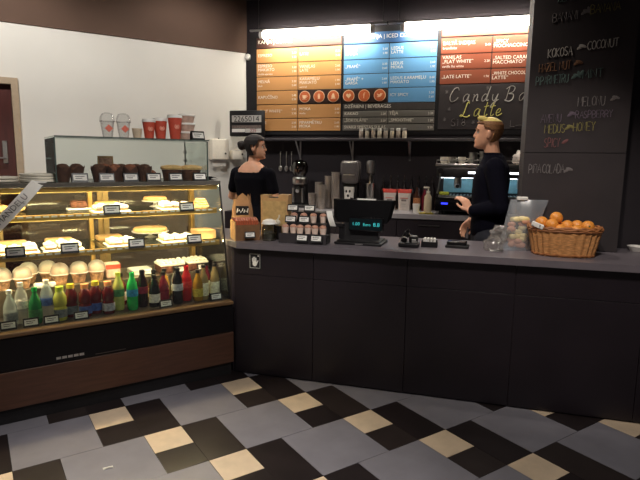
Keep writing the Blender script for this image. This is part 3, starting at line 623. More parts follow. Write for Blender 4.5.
# ---- on the top deck
def muffin():
    t = thing('muffin', 'x', 'muffin', K, (0, 0, 0)); q = MB(); q.m(mat('tulip_paper', (92, 56, 44), .7, var=.25, scale=40))
    q.lathe([(0, 0), (.028, 0), (.036, .035), (.042, .062), (.040, .062), (.034, .035), (0, .02)], seg=16, wob=lambda a, j: 1+(.12*cos(4*a) if j in (3, 4) else 0)); n0 = len(q.v)
    q.v = [(x, y, z+(.014*(cos(4*math.atan2(y, x))) if z > .06 else 0)) for x, y, z in q.v]; q.build('paper_case', t)
    q = MB(); q.m(choc).lathe([(0, .02), (.033, .04), (.038, .055), (.034, .072), (.02, .083), (0, .086)], seg=16, wob=lambda a, j: 1+.08*sin(3*a+j)); q.build('cake_top', t); return t
mf = muffin()
caramel = mat('caramel_crumb', (150, 84, 58), .7, var=.5, scale=50, bump=.4)
MF = [(-.60, .82, 'dark chocolate muffin, leftmost on the case top outside the guard corner'), (-.515, .90, 'dark chocolate muffin, second from left on case top'), (-.40, .82, 'chocolate muffin below the brown picture card, left one'), (-.35, .90, 'chocolate muffin right before the brown picture card'), (-.308, .82, 'chocolate muffin with caramel crumbs right of the picture card'),
      (-.25, .90, 'chocolate muffin in the back row under the small beige cup'), (-.21, .82, 'chocolate muffin in the middle below the small beige cup'), (-.155, .91, 'chocolate muffin behind the brown muffin top'), (-.122, .82, 'chocolate muffin, front right of the muffin row')]
for i, (x, y, l) in enumerate(MF):
    o = mf if i == 0 else copy_tree(mf); o.location = K.pt(x, y, 1.3); o.rotation_euler = (0, 0, i*.7); tag(o, l, None, 'muffins on the case top'); o.scale = (1.12, 1.12, 1.25)
    if i in (3, 4, 6): swap(o, 'cake_top', caramel)
q = MB(); q.m(caramel).lathe([(0, 0), (.035, 0), (.04, .03), (.036, .052), (.018, .066), (0, .068)], seg=14); q.build('brown_bun', F=K, loc=(-.062, .90, 1.3), label='plain brown bun between the muffins and the left tan tart', cat='bun')
for x, y, l in ((.075, .88, 'round tan tart on a dark base, left of two'), (.20, .86, 'round tan tart on a dark base, right of two')):
    t = thing('tart', l, 'tart', K, (x, y, 1.3), 0, 'two tarts on the case top')
    q = MB(); q.m(choc).lathe([(0, 0), (.055, 0), (.066, .068), (0, .070)], seg=24); q.build('base', t)
    q = MB(); q.m(mat('tart_crust', (240, 190, 128), .6, var=.15)).lathe([(0, .0705), (.070, .0705), (.074, .082), (.068, .094), (.03, .101), (0, .102)], seg=24, wob=lambda a, j: 1+.02*sin(9*a)); q.build('top_crust', t)
t = thing('picture_card', 'small brown picture card standing behind the muffins', 'card', K, (-.313, 1.02, 1.3))
q = MB(); q.m(kraft).prof([(0, 0), (.02, .155), (.024, .155), (.05, 0)], -.048, .048); q.build('card', t)
q = MB(); q.m(mat('card_print', (190, 140, 116), .7, var=.5, scale=40)).prof([(.0006, .012), (.0175, .143), (.0183, .143), (.0014, .012)], -.040, .040); q.build('print', t)
def plate(x, y, z, r, label, h=.034):
    q = MB(); q.m(cream).lathe([(0, 0), (r*.86, 0), (r*.98, .004), (r, .012), (r*.985, .0155), (r*.9, .012), (r*.8, .009), (0, .009)], seg=32); q.build('plate', F=K, loc=(x, y, z), label=label, cat='plate', group='white plates at the left of the case top')
for i in range(3): plate(-.725, .86, 1.3+i*.0162, .105, 'white plate of the right stack on the case top, %s' % ('lowest', 'middle', 'topmost')[i], .03)
for i in range(2): plate(-.935, .86, 1.3+i*.0162, .105, 'white plate of the stack at the left frame edge, %s' % ('lower', 'upper')[i], .02)
# paper ribbon hanging over the case corner
rb = thing('paper_strip', 'white printed paper strip lying over the front of the case top', 'paper strip', K, (-.76, .70, 1.30))
def strip(u, v):
    c = [(.11, .10, .004), (.07, .05, .005), (.03, .0, .007), (.0, -.034, -.004), (-.04, -.048, -.05), (-.10, -.058, -.115), (-.17, -.068, -.19), (-.24, -.078, -.26)]
    i = min(int(u*7), 6); k = u*7-i; p = Vector(c[i]).lerp(Vector(c[i+1]), k); t = min(1, max(0, (u-.25)*5)); wv = Vector((.022, -.018*(1-t)+.003*t, -.022*t))
    return p+wv*(2*v-1)
q = MB(); q.m(paper).grid(strip, 28, 3); q.build('strip', rb)
q = MB(); q.m(dsteel); q.at((-.190, -.0745, -.222), ry=-.80, rx=-.12); q.text('MANDEĻU', .044, 0, 0, -.004, ex=.0004); q.build('print', rb)
q = MB(); q.m(blkcloth).grid(lambda u, v: (.10*(u-.5), .20*(v-.5), .012+.012*sin(7*u+3*v)*sin(5*v)+.008*cos(9*u)), 12, 10); q.grid(lambda u, v: (.10*(u-.5), .20*(v-.5), 0), 2, 2)
q.build('folded_cloth', F=K, loc=(.325, .90, 1.3005), label='black crumpled cloth on the right end of the case top', cat='cloth')

# ---- on the guard top
GZ = 1.5672
def pcup(x, y, h, label, r=.04):
    t = thing('paper_cup', label, 'cup', K, (x, y, GZ), 0, 'red paper cups on the glass guard')
    q = MB(); q.m(red).lathe([(0, 0), (r*.68, 0), (r, h), (r*.95, h), (r*.64, .006), (0, .006)], seg=24); q.build('cup_body', t)
    q = MB(); q.m(white).lathe([(r*1.06, h-.004), (r*1.07, h+.004), (r*.98, h+.016), (r*.90, h+.016), (r*.88, h+.010), (0, h+.010)], seg=24); q.build('lid', t)
    q = MB(); q.m(cr)
    rr_ = r*.86; pts = [(rr_*1.01*sin(k*.25), -rr_*1.01*cos(k*.25)) for k in range(-2, 3)]
    q.m(mat('pale_emblem', (226, 150, 128), .6)).at((0, -r*.87-.001, h*.58), rx=pi/2-.12).lathe([(.016, -.004), (.016, .001), (.012, .001), (.012, -.004)], seg=20).box(-.008, .008, -.008, .008, -.004, .0008); q.build('emblem', t)
pcup(-.082, .83, .108, 'small red paper cup with white lid, leftmost of three'); pcup(-.005, .84, .118, 'medium red paper cup with white lid, middle of three', .043); pcup(.085, .82, .142, 'tall red paper cup with white lid, right of three', .046)
for i in range(3):
    t = thing('paper_bowl', 'brown paper bowl with white lid, %s of the stack of three' % ('lowest', 'middle', 'topmost')[i], 'bowl', K, (.178, .86, GZ+i*.0565), 0, 'stacked paper bowls')
    q = MB(); q.m(mat('bowl_brown', (194, 164, 148), .7, var=.2, scale=30)).lathe([(0, 0), (.044, 0), (.055, .046), (0, .046)], seg=24); q.build('bowl', t)
    q = MB(); q.m(white).lathe([(.058, .043), (.059, .048), (.055, .056), (0, .056)], seg=24); q.build('lid', t)
for x, l in ((-.333, 'clear plastic cup with domed lid and red diamond, left of two'), (-.237, 'clear plastic cup with domed lid and red diamond, right of two')):
    t = thing('clear_cup', l, 'cup', K, (x, .84, GZ), 0, 'clear domed cups on the glass guard')
    q = MB(); q.m(plas).lathe([(0, 0), (.029, 0), (.042, .098), (.040, .098), (.027, .004), (0, .004)], seg=24); q.build('cup_body', t)
    q = MB(); q.m(plas).lathe([(.044, .095), (.045, .102), (.042, .125), (.030, .146), (.012, .152), (.010, .152)], seg=24).tube([(.044*cos(k*pi/12), .044*sin(k*pi/12), .099) for k in range(24)], .003, 6, True); q.build('dome_lid', t)
    q = MB(); q.m(mat('red_diamond', (206, 92, 66), .5)).at((0, -.0385, .055), rx=pi/2-.12).prism([(0, -.024), (.024, 0), (0, .024), (-.024, 0)], -.001, .003); q.build('emblem', t)
q = MB(); q.m(mat('beige_cup', (206, 186, 160), .7)).lathe([(0, 0), (.023, 0), (.032, .062), (.030, .062), (.021, .004), (0, .004)], seg=20); q.build('espresso_cup', F=K, loc=(-.157, .83, GZ), label='small beige paper cup left of the red cups', cat='cup')
price(K, (.222, .765, GZ), 'black framed tag leaning before the stacked paper bowls on the guard', 'tag on the glass guard', .15, 1.0)

# ---- wall dispensers on the left wall
t = thing('towel_dispenser', 'white paper towel dispenser on the white wall', 'dispenser', K, (1.23, LV-.002, 1.43))
q = MB(); q.m(cream).box(-.10, .10, -.11, 0, 0, .225, .015, 3); q.build('housing', t)
q = MB(); q.m(paper).box(-.08, .08, -.06, -.057, -.07, -.0005); q.build('paper_sheet', t)
q = MB(); q.m(dsteel).at((.055, -.111, .07), rx=pi/2).lathe([(.010, 0), (.010, .004), (0, .004)], seg=12).at((0, -.06, .225)).lathe([(.008, 0), (.008, .012), (0, .012)], seg=10).at(); q.build('lock', t)
t = thing('soap_dispenser', 'small white dispenser on the wall behind the woman', 'dispenser', K, (1.44, LV-.002, 1.435))
q = MB(); q.m(cream).box(-.065, .065, -.10, 0, 0, .10, .012, 2); q.build('housing', t)
q = MB(); q.m(dsteel).at((.05, -.101, .06), rx=pi/2).lathe([(.010, 0), (.010, .004), (0, .004)], seg=12).at(); q.build('lock', t)
# scrap of paper on the floor
q = MB(); q.m(paper).grid(lambda u, v: (.045*(u-.5), .018*(v-.5), .001+.006*sin(3*u)*(1-v)), 5, 3); q.grid(lambda u, v: (.045*(u-.5), .018*(v-.5), 0.0004), 1, 1)
q.build('paper_scrap', F=W, loc=(-.986, 2.306, .0005), rz=.5, label='tiny white paper scrap on the grey floor tile', cat='paper scrap')
# ================================================================== things on the counter
WZ = .9102
t = thing('paper_bag', 'brown kraft paper bag with black label at left end of the counter', 'bag', Q, (-.105, .30, WZ), .40)
q = MB(); rnd = random.Random(4)
rings = [(0, .075, .05), (.10, .078, .052), (.19, .072, .045), (.23, .060, .034), (.265, .058, .026)]
def bagp(u, v):
    a_ = 2*pi*u; i = min(int(v*4), 3); k = v*4-i; z0, x0, y0 = rings[i]; z1, x1, y1 = rings[i+1]
    rx = x0+(x1-x0)*k; ry = y0+(y1-y0)*k; c_, s_ = cos(a_), sin(a_); p_ = .35
    zz = z0+(z1-z0)*k+(.022*sin(a_*7)+.012*sin(a_*11) if v > .99 else 0)
    return (rx*math.copysign(abs(c_)**p_, c_)+.003*sin(9*v+5*a_), ry*math.copysign(abs(s_)**p_, s_)+.003*sin(7*v+3*a_), zz)
q.m(kraftb).grid(bagp, 40, 12).box(-.07, .07, -.045, .045, 0, .003); q.build('bag_body', t)
q = MB(); q.m(blk).box(-.045, .045, -.0535, -.049, .145, .208, .001).m(paper)
for k in range(7): q.tube([(-.036+k*.012, -.0540, .162+.010*(k % 2)), (-.030+k*.012, -.0540, .192-.010*(k % 3))], .0035, 5)
q.build('black_label', t)
t = thing('biscuit_box', 'open tan and black box of biscuit sticks with price tag, left counter end', 'box', Q, (.005, .10, WZ), .62)
q = MB(); q.m(kraft).box(-.086, -.08, -.08, .08, 0, .125).m(kraftd).box(-.08, .08, -.082, -.076, 0, .105).box(-.08, .08, .074, .08, 0, .125).box(.076, .082, -.08, .08, 0, .12).box(-.08, .08, -.076, .076, 0, .004); q.build('box_body', t)
rod = mat('biscuit_glaze', (160, 74, 42), .45, var=.3, scale=60)
for i in range(9):
    q = MB(); q.m(rod).tube([(0, -.060, .10), (0, -.055, .125), (0, -.02, .136), (0, .03, .136), (0, .066, .128)], [.009, .010, .0105, .0105, .009], 8)
    q.m(kraftd).box(-.004, .004, -.050, -.045, .004, .10)
    q.build('biscuit_stick', F=Q, loc=tuple(Vector((.005, .10, WZ))+Matrix.Rotation(.62, 3, 'Z') @ Vector((-.068+i*.017, 0, 0))), rz=.62, label='red brown biscuit stick in the box, %s from the left' % ('first', 'second', 'third', 'fourth', 'fifth', 'sixth', 'seventh', 'eighth', 'ninth')[i], cat='biscuit', group='biscuit sticks in the tan box')
price(Q, (.078, .012, WZ+.022), 'price tag leaning on the front of the biscuit stick box', 'price tags on the bar counter', .62, .72)
t = thing('kraft_carton', 'tall tan kraft carton with notched top behind the glass jar', 'carton', Q, (.150, .31, WZ), .05)
q = MB(); q.m(kraft).box(-.10, .10, -.045, .045, 0, .27, .003).box(-.10, -.045, -.045, .045, .27, .29).box(.03, .10, -.045, .045, .27, .295); q.build('carton', t)
q = MB(); q.m(mat('kraft_print', (184, 152, 100), .8, var=.2)).box(-.085, .085, -.0465, -.0448, .03, .25); q.build('print', t)
q = MB(); q.m(blk).box(-.043, .028, -.03, .03, .2695, .276, .002); q.build('clip', t)
t = thing('glass_jar', 'glass jar with white cloth lid between biscuit box and cup stand', 'jar', Q, (.178, .10, WZ))
q = MB(); q.m(glass('jar_glass', (225, 228, 222), .3, .85, .04)).lathe([(0, 0), (.045, 0), (.05, .012), (.05, .085), (.04, .105), (.04, .12), (.037, .12), (.037, .104), (.046, .084), (.046, .012), (0, .006)], seg=24); q.build('jar', t)
q = MB(); q.m(paper).lathe([(.05, .112), (.046, .122), (.043, .134), (.02, .142), (0, .143)], seg=24, wob=lambda a, j: 1+(.06*sin(9*a) if j == 0 else 0)); q.build('cloth_lid', t)
q = MB(); q.m(mat('jar_filling', (150, 140, 124), .6, var=.4, scale=60)).lathe([(0, .0065), (.044, .008), (.0445, .05), (.02, .058), (0, .055)], seg=20); q.build('filling', t)
q = MB(); q.m(mat('scoop', (206, 196, 176), .5)).ball((0, 0, .022), .022, 12, 6, (1, .8, 1)).tube([(0, 0, .04), (.012, 0, .06), (.014, 0, .075)], .006, 6); q.build('jar_ornament', F=Q, loc=(.208, .175, WZ+.09), label='small pale knob ornament behind the glass jar lid', cat='ornament')
q = MB(); q.m(blk).box(-.022, .022, -.022, .022, 0, .0895, .003); q.build('small_post', F=Q, loc=(.208, .175, WZ), label='small black post behind the glass jar', cat='post')
# stepped stand
SX, SY = .432, .03
t = thing('stepped_stand', 'black three step display stand holding little dessert cups', 'stand', Q, (SX, SY, WZ))
q = MB(); q.m(blk).box(-.158, .158, 0, .115, 0, .055, .004); q.build('lower_step', t)
q = MB(); q.m(blk).box(-.150, .115, .117, .215, 0, .118, .004); q.build('middle_step', t)
q = MB(); q.m(blk).box(-.145, .105, .217, .315, 0, .185, .004); q.build('upper_step', t)
q = MB(); q.m(mat('smoky_acrylic', (60, 56, 58), .2)).box(-.16, .16, -.006, -.001, .0, .066, .001); q.build('front_lip', t)
cupm = mat('pink_paper_cup', (232, 206, 190), .6, var=.1); crumb = mat('crumb_topping', (190, 140, 118), .8, var=.4, scale=70, bump=.5)
def dcup():
    t = thing('muffin_cup', 'x', 'cup', Q, (0, 0, 0))
    q = MB(); q.m(cupm).lathe([(0, 0), (.017, 0), (.0225, .045), (.021, .045), (.016, .004), (0, .004)], seg=18, wob=lambda a, j: 1+.03*cos(9*a)); q.build('paper_case', t)
    q = MB(); q.m(crumb).lathe([(0, .03), (.0205, .040), (.023, .049), (.016, .060), (0, .064)], seg=14, wob=lambda a, j: 1+.1*sin(4*a+j)); q.build('crumb_top', t); return t
dcp = dcup(); k = 0
nm = ('first', 'second', 'third', 'fourth', 'fifth', 'sixth')
for i in range(6):
    o = dcp if k == 0 else copy_tree(dcp); k += 1; o.location = Q.pt(SX-.130+i*.0505, SY+.042+.012*(i % 2), WZ+.0555); tag(o, 'little dessert cup on the lowest step of the black stand, %s from the left' % nm[i], None, 'dessert cups on the black stand')
for i in range(4):
    o = copy_tree(dcp); o.location = Q.pt(SX-.118+i*.068, SY+.188, WZ+.1185); tag(o, 'little dessert cup on the middle step of the black stand, %s from the left' % nm[i], None, 'dessert cups on the black stand')
for x, y, z, l in ((.005, -.026, .018, 'price tag at the foot of the black stand, left one'), (.10, -.026, .018, 'price tag at the foot of the black stand, right one'), (-.125, .128, .1185, 'price tag on the middle step of the stand, left one'), (-.03, .128, .1185, 'price tag on the middle step of the stand, right one'), (-.145, .232, .1855, 'price tag on the top step of the stand, left one'), (-.025, .232, .1855, 'price tag on the top step of the stand, right one')):
    price(Q, (SX+x, SY+y, WZ+z), l, 'price tags on the bar counter', 0, .8)
# till
t = thing('cash_register', 'black till screen seen from behind with a teal customer display', 'till', Q, (.785, .20, WZ), -.03)
q = MB(); q.m(blk).box(-.155, .155, -.115, .11, 0, .018, .006, 2).box(-.14, .14, -.10, .10, .0185, .026, .004); q.build('base', t)
q = MB(); q.m(blk).prof([(-.02, .026), (.03, .026), (.045, .14), (-.005, .14)], -.115, .115); q.build('stand', t)
pos_ = mat('till_black', (11, 10, 12), .9, spec=.1)
q = MB(); q.m(pos_)
hw = [(.205, 0), (.175, -.035)]
def sl(x0, x1, ya, yb, za, zb): pass
vs = []
for (w0, z0, y0) in ((.205, .165, .05), (.225, .278, .108)): vs += [(-w0, y0, z0), (w0-.02, y0, z0)]
for (w0, z0, y0) in ((.160, .135, -.01), (.185, .276, .058)): vs += [(-w0, y0, z0), (w0+.005, y0, z0)]
q.add(vs, [(0, 1, 3, 2), (4, 6, 7, 5), (0, 4, 5, 1), (2, 3, 7, 6), (0, 2, 6, 4), (1, 5, 7, 3)]); q.build('screen_housing', t, sharp=20)
q = MB(); q.m(blkg).box(-.075, .150, -.055, -.012, .085, .175, .006, 2); d_ = q.build('customer_display', t)
teal = mat('teal_display', (60, 190, 190), .4, emit=.45, ecol=(70, 210, 215)); tscr = mat('dark_teal_screen', (5, 20, 24), .3, emit=.01, ecol=(10, 90, 100))
q = MB(); q.m(tscr).box(-.068, .142, -.0562, -.0548, .094, .166); s_ = q.build('screen', d_)
q = MB(); q.m(teal).text('1.00', .030, -.052, .122, -.0563, ex=.0003).text('Euro', .026, .020, .120, -.0563, ex=.0003).text('8.8', .036, .086, .118, -.0563, ex=.0003); q.build('digits', d_)
q = MB(); q.m(white).box(-.05, .075, .062, .085, .2775, .285).m(dsteel).tube([(-.09, .07, .265), (-.09, .066, .292)], .010, 10); q.build('label_strip', t)
q = MB(); q.m(steel).box(-.015, .035, -.1165, -.114, .004, .012); q.build('badge', t)
q = MB(); q.m(paper).grid(lambda u, v: (-.235+.04*u+.03*v, -.03-.015*sin(3*v), .205-.10*v), 3, 6).grid(lambda u, v: (-.235+.04*u+.03*v, -.029-.015*sin(3*v), .205-.10*v), 3, 6); q.m(blk).box(-.21, -.115, -.03, .02, .10, .125, .004).box(-.15, -.113, -.02, .02, .026, .101, .003); q.build('receipt_printer', t)
# scanner, sachet tray, terminal
t = thing('barcode_scanner', 'black handset scanner standing in its cradle right of the till', 'scanner', Q, (1.10, .16, WZ))
q = MB(); q.m(blk).box(-.065, .065, -.05, .05, 0, .03, .012, 2); q.build('cradle', t)
q = MB(); q.m(blk).tube([(-.035, 0, .03), (-.025, .0, .065), (-.01, 0, .088)], [.020, .020, .024], 10).tube([(-.02, 0, .088), (-.005, -.01, .105), (.0, -.02, .112)], [.012, .010, .004], 8).box(.0, .055, -.03, .03, .028, .072, .012, 2); q.build('handset', t)
q = MB(); q.m(steel).tube([(-.03+.03*cos(a), -.045, .045+.02*sin(a)) for a in [k*pi/6 for k in range(1, 6)]], .004, 6); q.m(white).box(.02, .045, -.032, -.0295, .045, .052).box(.02, .05, -.032, -.0295, .034, .038); q.build('wire_hook', t)
t = thing('sachet_tray', 'small black tray with white sachets right of the scanner', 'tray', Q, (1.225, .20, WZ))
q = MB(); q.m(blk).box(-.05, .05, -.035, .035, 0, .006).box(-.05, .05, -.035, -.031, .006, .035).box(-.05, .05, .031, .035, .006, .04).box(-.05, -.046, -.031, .031, .006, .04).box(.046, .05, -.031, .031, .006, .04); q.build('tray', t)
for i in range(4):
    q = MB(); q.m(paper).box(-.007, .007, -.022, .022, 0, .05, .002); q.build('sugar_sachet', F=Q, loc=(1.195+i*.02, .20, WZ+.0062), rz=.08*(i-1.5), label='white sachet in the small black tray, %s from the left' % nm[i], cat='sachet', group='white sachets in the tray')
t = thing('card_terminal', 'flat black card terminal lying on the counter before the man', 'card terminal', Q, (1.395, .24, WZ), -.05)
q = MB(); q.m(blk).box(-.072, .072, -.05, .05, 0, .018, .006, 2); q.build('base', t)
q = MB(); q.m(blkg).box(-.064, .058, -.035, .045, .0182, .038, .006, 2); q.build('keypad_unit', t)
q = MB(); q.m(dsteel).box(-.05, .045, -.02, .0, .0382, .0388); q.build('screen', t)
# clear bag and wrap
t = thing('plastic_pouch', 'clear plastic pouch of sliced fruit leaning by the wicker basket', 'pouch', Q, (1.735, .27, WZ), .05)
def pouch(off):
    def fn(u, v):
        x = -.11+.22*u; b = .045*(1-v)**.7*(1-(2*u-1)**4)
        return (x*(.85+.15*v)+.075*v, off*b+.03*v+.004*sin(11*u+5*v), .31*v+.0)
    return fn
q = MB(); q.m(haze).grid(pouch(1), 14, 14).grid(pouch(-1), 14, 14); q.build('pouch', t)
q = MB(); rnd = random.Random(5)
fm = [mat('pale_fruit', (232, 214, 160), .5, var=.2), mat('pink_fruit', (206, 150, 120), .5, var=.2), mat('yellow_fruit', (226, 204, 140), .5, var=.2)]
for i in range(26):
    z = .03+.17*rnd.random(); q.m(fm[1 if z < .06 or rnd.random() < .2 else i % 3]); q.ball((.0+rnd.uniform(-.035, .05)+.07*z, rnd.uniform(-.012, .012)+.1*z*.3, z), .022, 9, 6, (1.2, .5, .8))
q.build('fruit_filling', t)
q = MB(); q.m(white).box(.0, .065, .012, .036, .306, .327, .004); q.build('clip', t)
t = thing('plastic_wrap', 'crumpled clear plastic wrap lying before the clear pouch', 'plastic wrap', Q, (1.61, .19, WZ))
def crump(cx, cy, cz, r, sd):
    def fn(u, v):
        a_ = 2*pi*u; b = pi*v; k = r*(1+.22*sin(5*a_+sd)*sin(4*b)+.12*sin(11*a_+2*sd)*sin(b)+.1*cos(7*b))
        return (cx+1.25*k*sin(b)*cos(a_), cy+k*sin(b)*sin(a_), max(.001, cz-k*cos(b)))
    return fn
wrapm = hazy('crinkled_wrap', (214, 206, 198), .14, .15)
q = MB(); q.m(wrapm).grid(crump(0, 0, .038, .044, 1), 22, 14); q.build('wrap', t)
q = MB(); q.m(wrapm).grid(crump(.035, .05, .100, .045, 3), 22, 14); q.build('wrap_fold', t)
q = MB(); q.m(steel).tube([(-.02, -.055, .006), (.02, -.06, .008), (.05, -.05, .006)], .006, 6).ball((.03, -.055, .055), .010, 8, 5, (1.5, .6, .6)); q.build('twist_tie', t)
# basket
BX, BYY = 2.0, .185
t = thing('wicker_basket', 'oval tan wicker basket heaped with oranges', 'basket', Q, (BX, BYY, WZ), -.02)
wick = mat('wicker', (196, 138, 84), .6, var=.3, scale=40, stretch=(1, 1, 3), bump=.4); wickd = mat('dark_wicker', (150, 94, 52), .6, var=.3, scale=40)
def bwall(r0, r1, z0, z1, amp):
    def fn(u, v):
        a_ = 2*pi*u; z = z0+(z1-z0)*v; k = 1+amp*cos(26*a_); e = .8
        rx = (.165+.035*v)*k+r0; ry = (.115+.025*v)*k+r0
        c_, s_ = cos(a_), sin(a_); return (rx*math.copysign(abs(c_)**e, c_), ry*math.copysign(abs(s_)**e, s_), z)
    return fn
q = MB(); q.m(wick).grid(bwall(0, 0, 0, .165, .026), 170, 10).grid(bwall(-.012, 0, .004, .165, 0), 60, 6)
pts = [bwall(0, 0, 0, 0, 0)(k/60, 0) for k in range(60)]; q.add(pts, [list(range(60))]); q.build('woven_wall', t)
q = MB(); q.m(wickd)
def ring(z, dr, wav, r):
    f_ = bwall(dr, 0, z, z, 0); q.tube([(p[0]*1, p[1]*1, p[2]+wav*sin(2*pi*17*k/120)) for k in range(120) for p in [bwall(dr, 0, 0, .165, 0)(k/120, z/.165)]], r, 6, True)
ring(.160, .001, .004, .008); ring(.166, -.006, -.004, .008); ring(.150, .003, .0, .006); q.build('braided_rim', t)
q = MB(); q.m(wickd); ring(.010, .001, .002, .006); q.build('foot_rim', t)
orm = mat('orange_peel', (226, 146, 60), .42, var=.1, scale=90, bump=.25); stalk = mat('orange_stalk', (96, 96, 50), .7)
def orange_():
    t = thing('orange', 'x', 'orange', Q, (0, 0, 0)); q = MB(); q.m(orm).ball((0, 0, 0), .037, 20, 12, (1, 1, .95)); q.build('peel', t)
    q = MB(); q.m(stalk).lathe([(.004, .0335), (.005, .0365), (0, .0375)], seg=8); q.build('stalk', t); return t
o0 = orange_(); os_ = [(-.125, .0, .185, 'orange at the left end of the wicker basket'), (-.075, -.055, .178, 'orange second from left, at the front of the heap'), (-.045, .025, .212, 'topmost orange, standing highest in the basket'), (-.03, -.075, .150, 'low orange at the front rim, left of the middle'), (.015, -.005, .168, 'orange in the middle of the basket behind the front rim'), (.055, -.07, .150, 'low orange at the front rim, right of the middle'), (.120, -.025, .172, 'orange at the right end of the wicker basket'), (-.07, .065, .160, 'orange at the back left of the basket'), (.075, .05, .165, 'orange at the back right of the basket'), (-.135, -.045, .125, 'lower orange under the left end of the heap'), (.0, .07, .150, 'orange at the back rim of the basket'), (-.07, -.015, .120, 'orange under the heap at left'), (.03, -.03, .105, 'orange under the heap in the middle'), (.10, .01, .110, 'orange under the heap at right')]
for i, (x, y, z, l) in enumerate(os_):
    p = Vector((x, y, 0)); p.rotate(Matrix.Rotation(-.02, 3, 'Z'))
    o = o0 if i == 0 else copy_tree(o0); o.location = Q.pt(BX+p.x, BYY+p.y, WZ+z); o.rotation_euler = (.3*i, .5*i+.4, i); tag(o, l, None, 'oranges in the basket')
q = MB(); q.m(white).at(rz=-.3, ry=.35).box(-.035, .035, -.006, .006, 0, .028, .004).at().m(blk).box(.012, .03, -.012, -.006, .0, .02, .003); q.build('clip_tag', F=Q, loc=(BX-.165, BYY-.11, WZ+.166), label='white clip tag on the left rim of the wicker basket', cat='clip')
q = MB(); q.m(white).lathe([(0, 0), (.04, 0), (.06, .03), (.057, .03), (.038, .004), (0, .004)], seg=24); q.build('small_dish', F=Q, loc=(2.475, .48, WZ), label='small white dish at the right end of the counter', cat='dish')

# ================================================================== back bar
BZ = .9502
sh = thing('wall_shelf', 'long dark shelf on brackets below the menu board', 'shelf', Q, (0, 2.45, 1.645))
q = MB(); q.m(mat('shelf_board', (70, 66, 70), .45)).box(-.93, 2.3, -.20, .018, 0, .025, .002); q.build('board', sh)
for x in (-.37, .22, .83, 1.6):
    q = MB(); q.m(steel).box(x-.008, x+.008, .012, .018, -.20, 0).prof([(.012, -.19), (.012, -.17), (-.14, -.002), (-.165, -.002)], x-.006, x+.006); q.build('bracket', sh)
spice = [mat('spice_jar_brown', (166, 152, 140), .5, var=.35, scale=50), mat('spice_jar_pale', (206, 196, 176), .5, var=.25, scale=50)]
for i in range(8):
    t = thing('spice_jar', 'small spice jar on the wall shelf, %s from the left of eight' % ('first', 'second', 'third', 'fourth', 'fifth', 'sixth', 'seventh', 'eighth')[i], 'jar', Q, (.335+i*.064, 2.33, 1.6702), 0, 'spice jars on the wall shelf')
    q = MB(); q.m(spice[i % 2]).lathe([(0, 0), (.021, 0), (.022, .004), (.022, .068), (.018, .075), (0, .075)], seg=16); q.build('jar', t)
    q = MB(); q.m(steel if i % 3 else white).lathe([(.020, .0755), (.020, .100), (.017, .103), (0, .103)], seg=16); q.build('lid', t)
q = MB()
for i, x in enumerate((-.60, -.53, -.47)):
    q = MB(); q.m(steel).tube([(0, 0, 0), (0, -.004, -.14)], .005, 6).ball((0, -.006, -.175), .022, 10, 6, (1, .35, 1.5)).tube([(0, .012, .01), (0, -.004, .008), (0, 0, 0)], .004, 6)
    q.build('hanging_spoon', F=Q, loc=(x, 2.455, 1.52), label='steel spoon hanging on the back wall, %s of three' % ('left', 'middle', 'right')[i], cat='spoon', group='spoons on the back wall')
# calendar board
t = thing('number_board', 'small black board with two rows of flip numbers above the woman', 'number board', Q, (-.895, 2.20, 1.685))
q = MB(); q.m(blk).box(-.203, .203, 0, .04, 0, .275, .012, 2); q.build('case', t)
nb = mat('number_strip', (200, 196, 190), .6, var=.1); nr = mat('number_red', (150, 40, 44), .6)
q = MB(); q.m(nb).box(-.17, .17, -.004, 0, .150, .222); s_ = q.build('upper_strip', t); q = MB(); q.m(blk).text('2265014', .085, 0, .156, -.0045, 'CENTER', fit=.33); q.build('digits', s_)
q = MB(); q.m(mat('small_print_strip', (110, 96, 90), .6, var=.3, scale=80)).box(-.17, .17, -.004, 0, .085, .118).m(paper).box(-.17, -.02, -.004, 0, .045, .080).m(nb).box(-.015, .17, -.004, 0, .040, .082); s_ = q.build('lower_strip', t)
q = MB(); q.m(nr).text('225', .05, .078, .044, -.0045, 'CENTER'); q.build('digits', s_)
q = MB(); q.m(blk).box(-.02, .02, .04, .240, .15, .19).box(-.05, .05, .240, .246, .11, .23); q.build('wall_bracket', t)
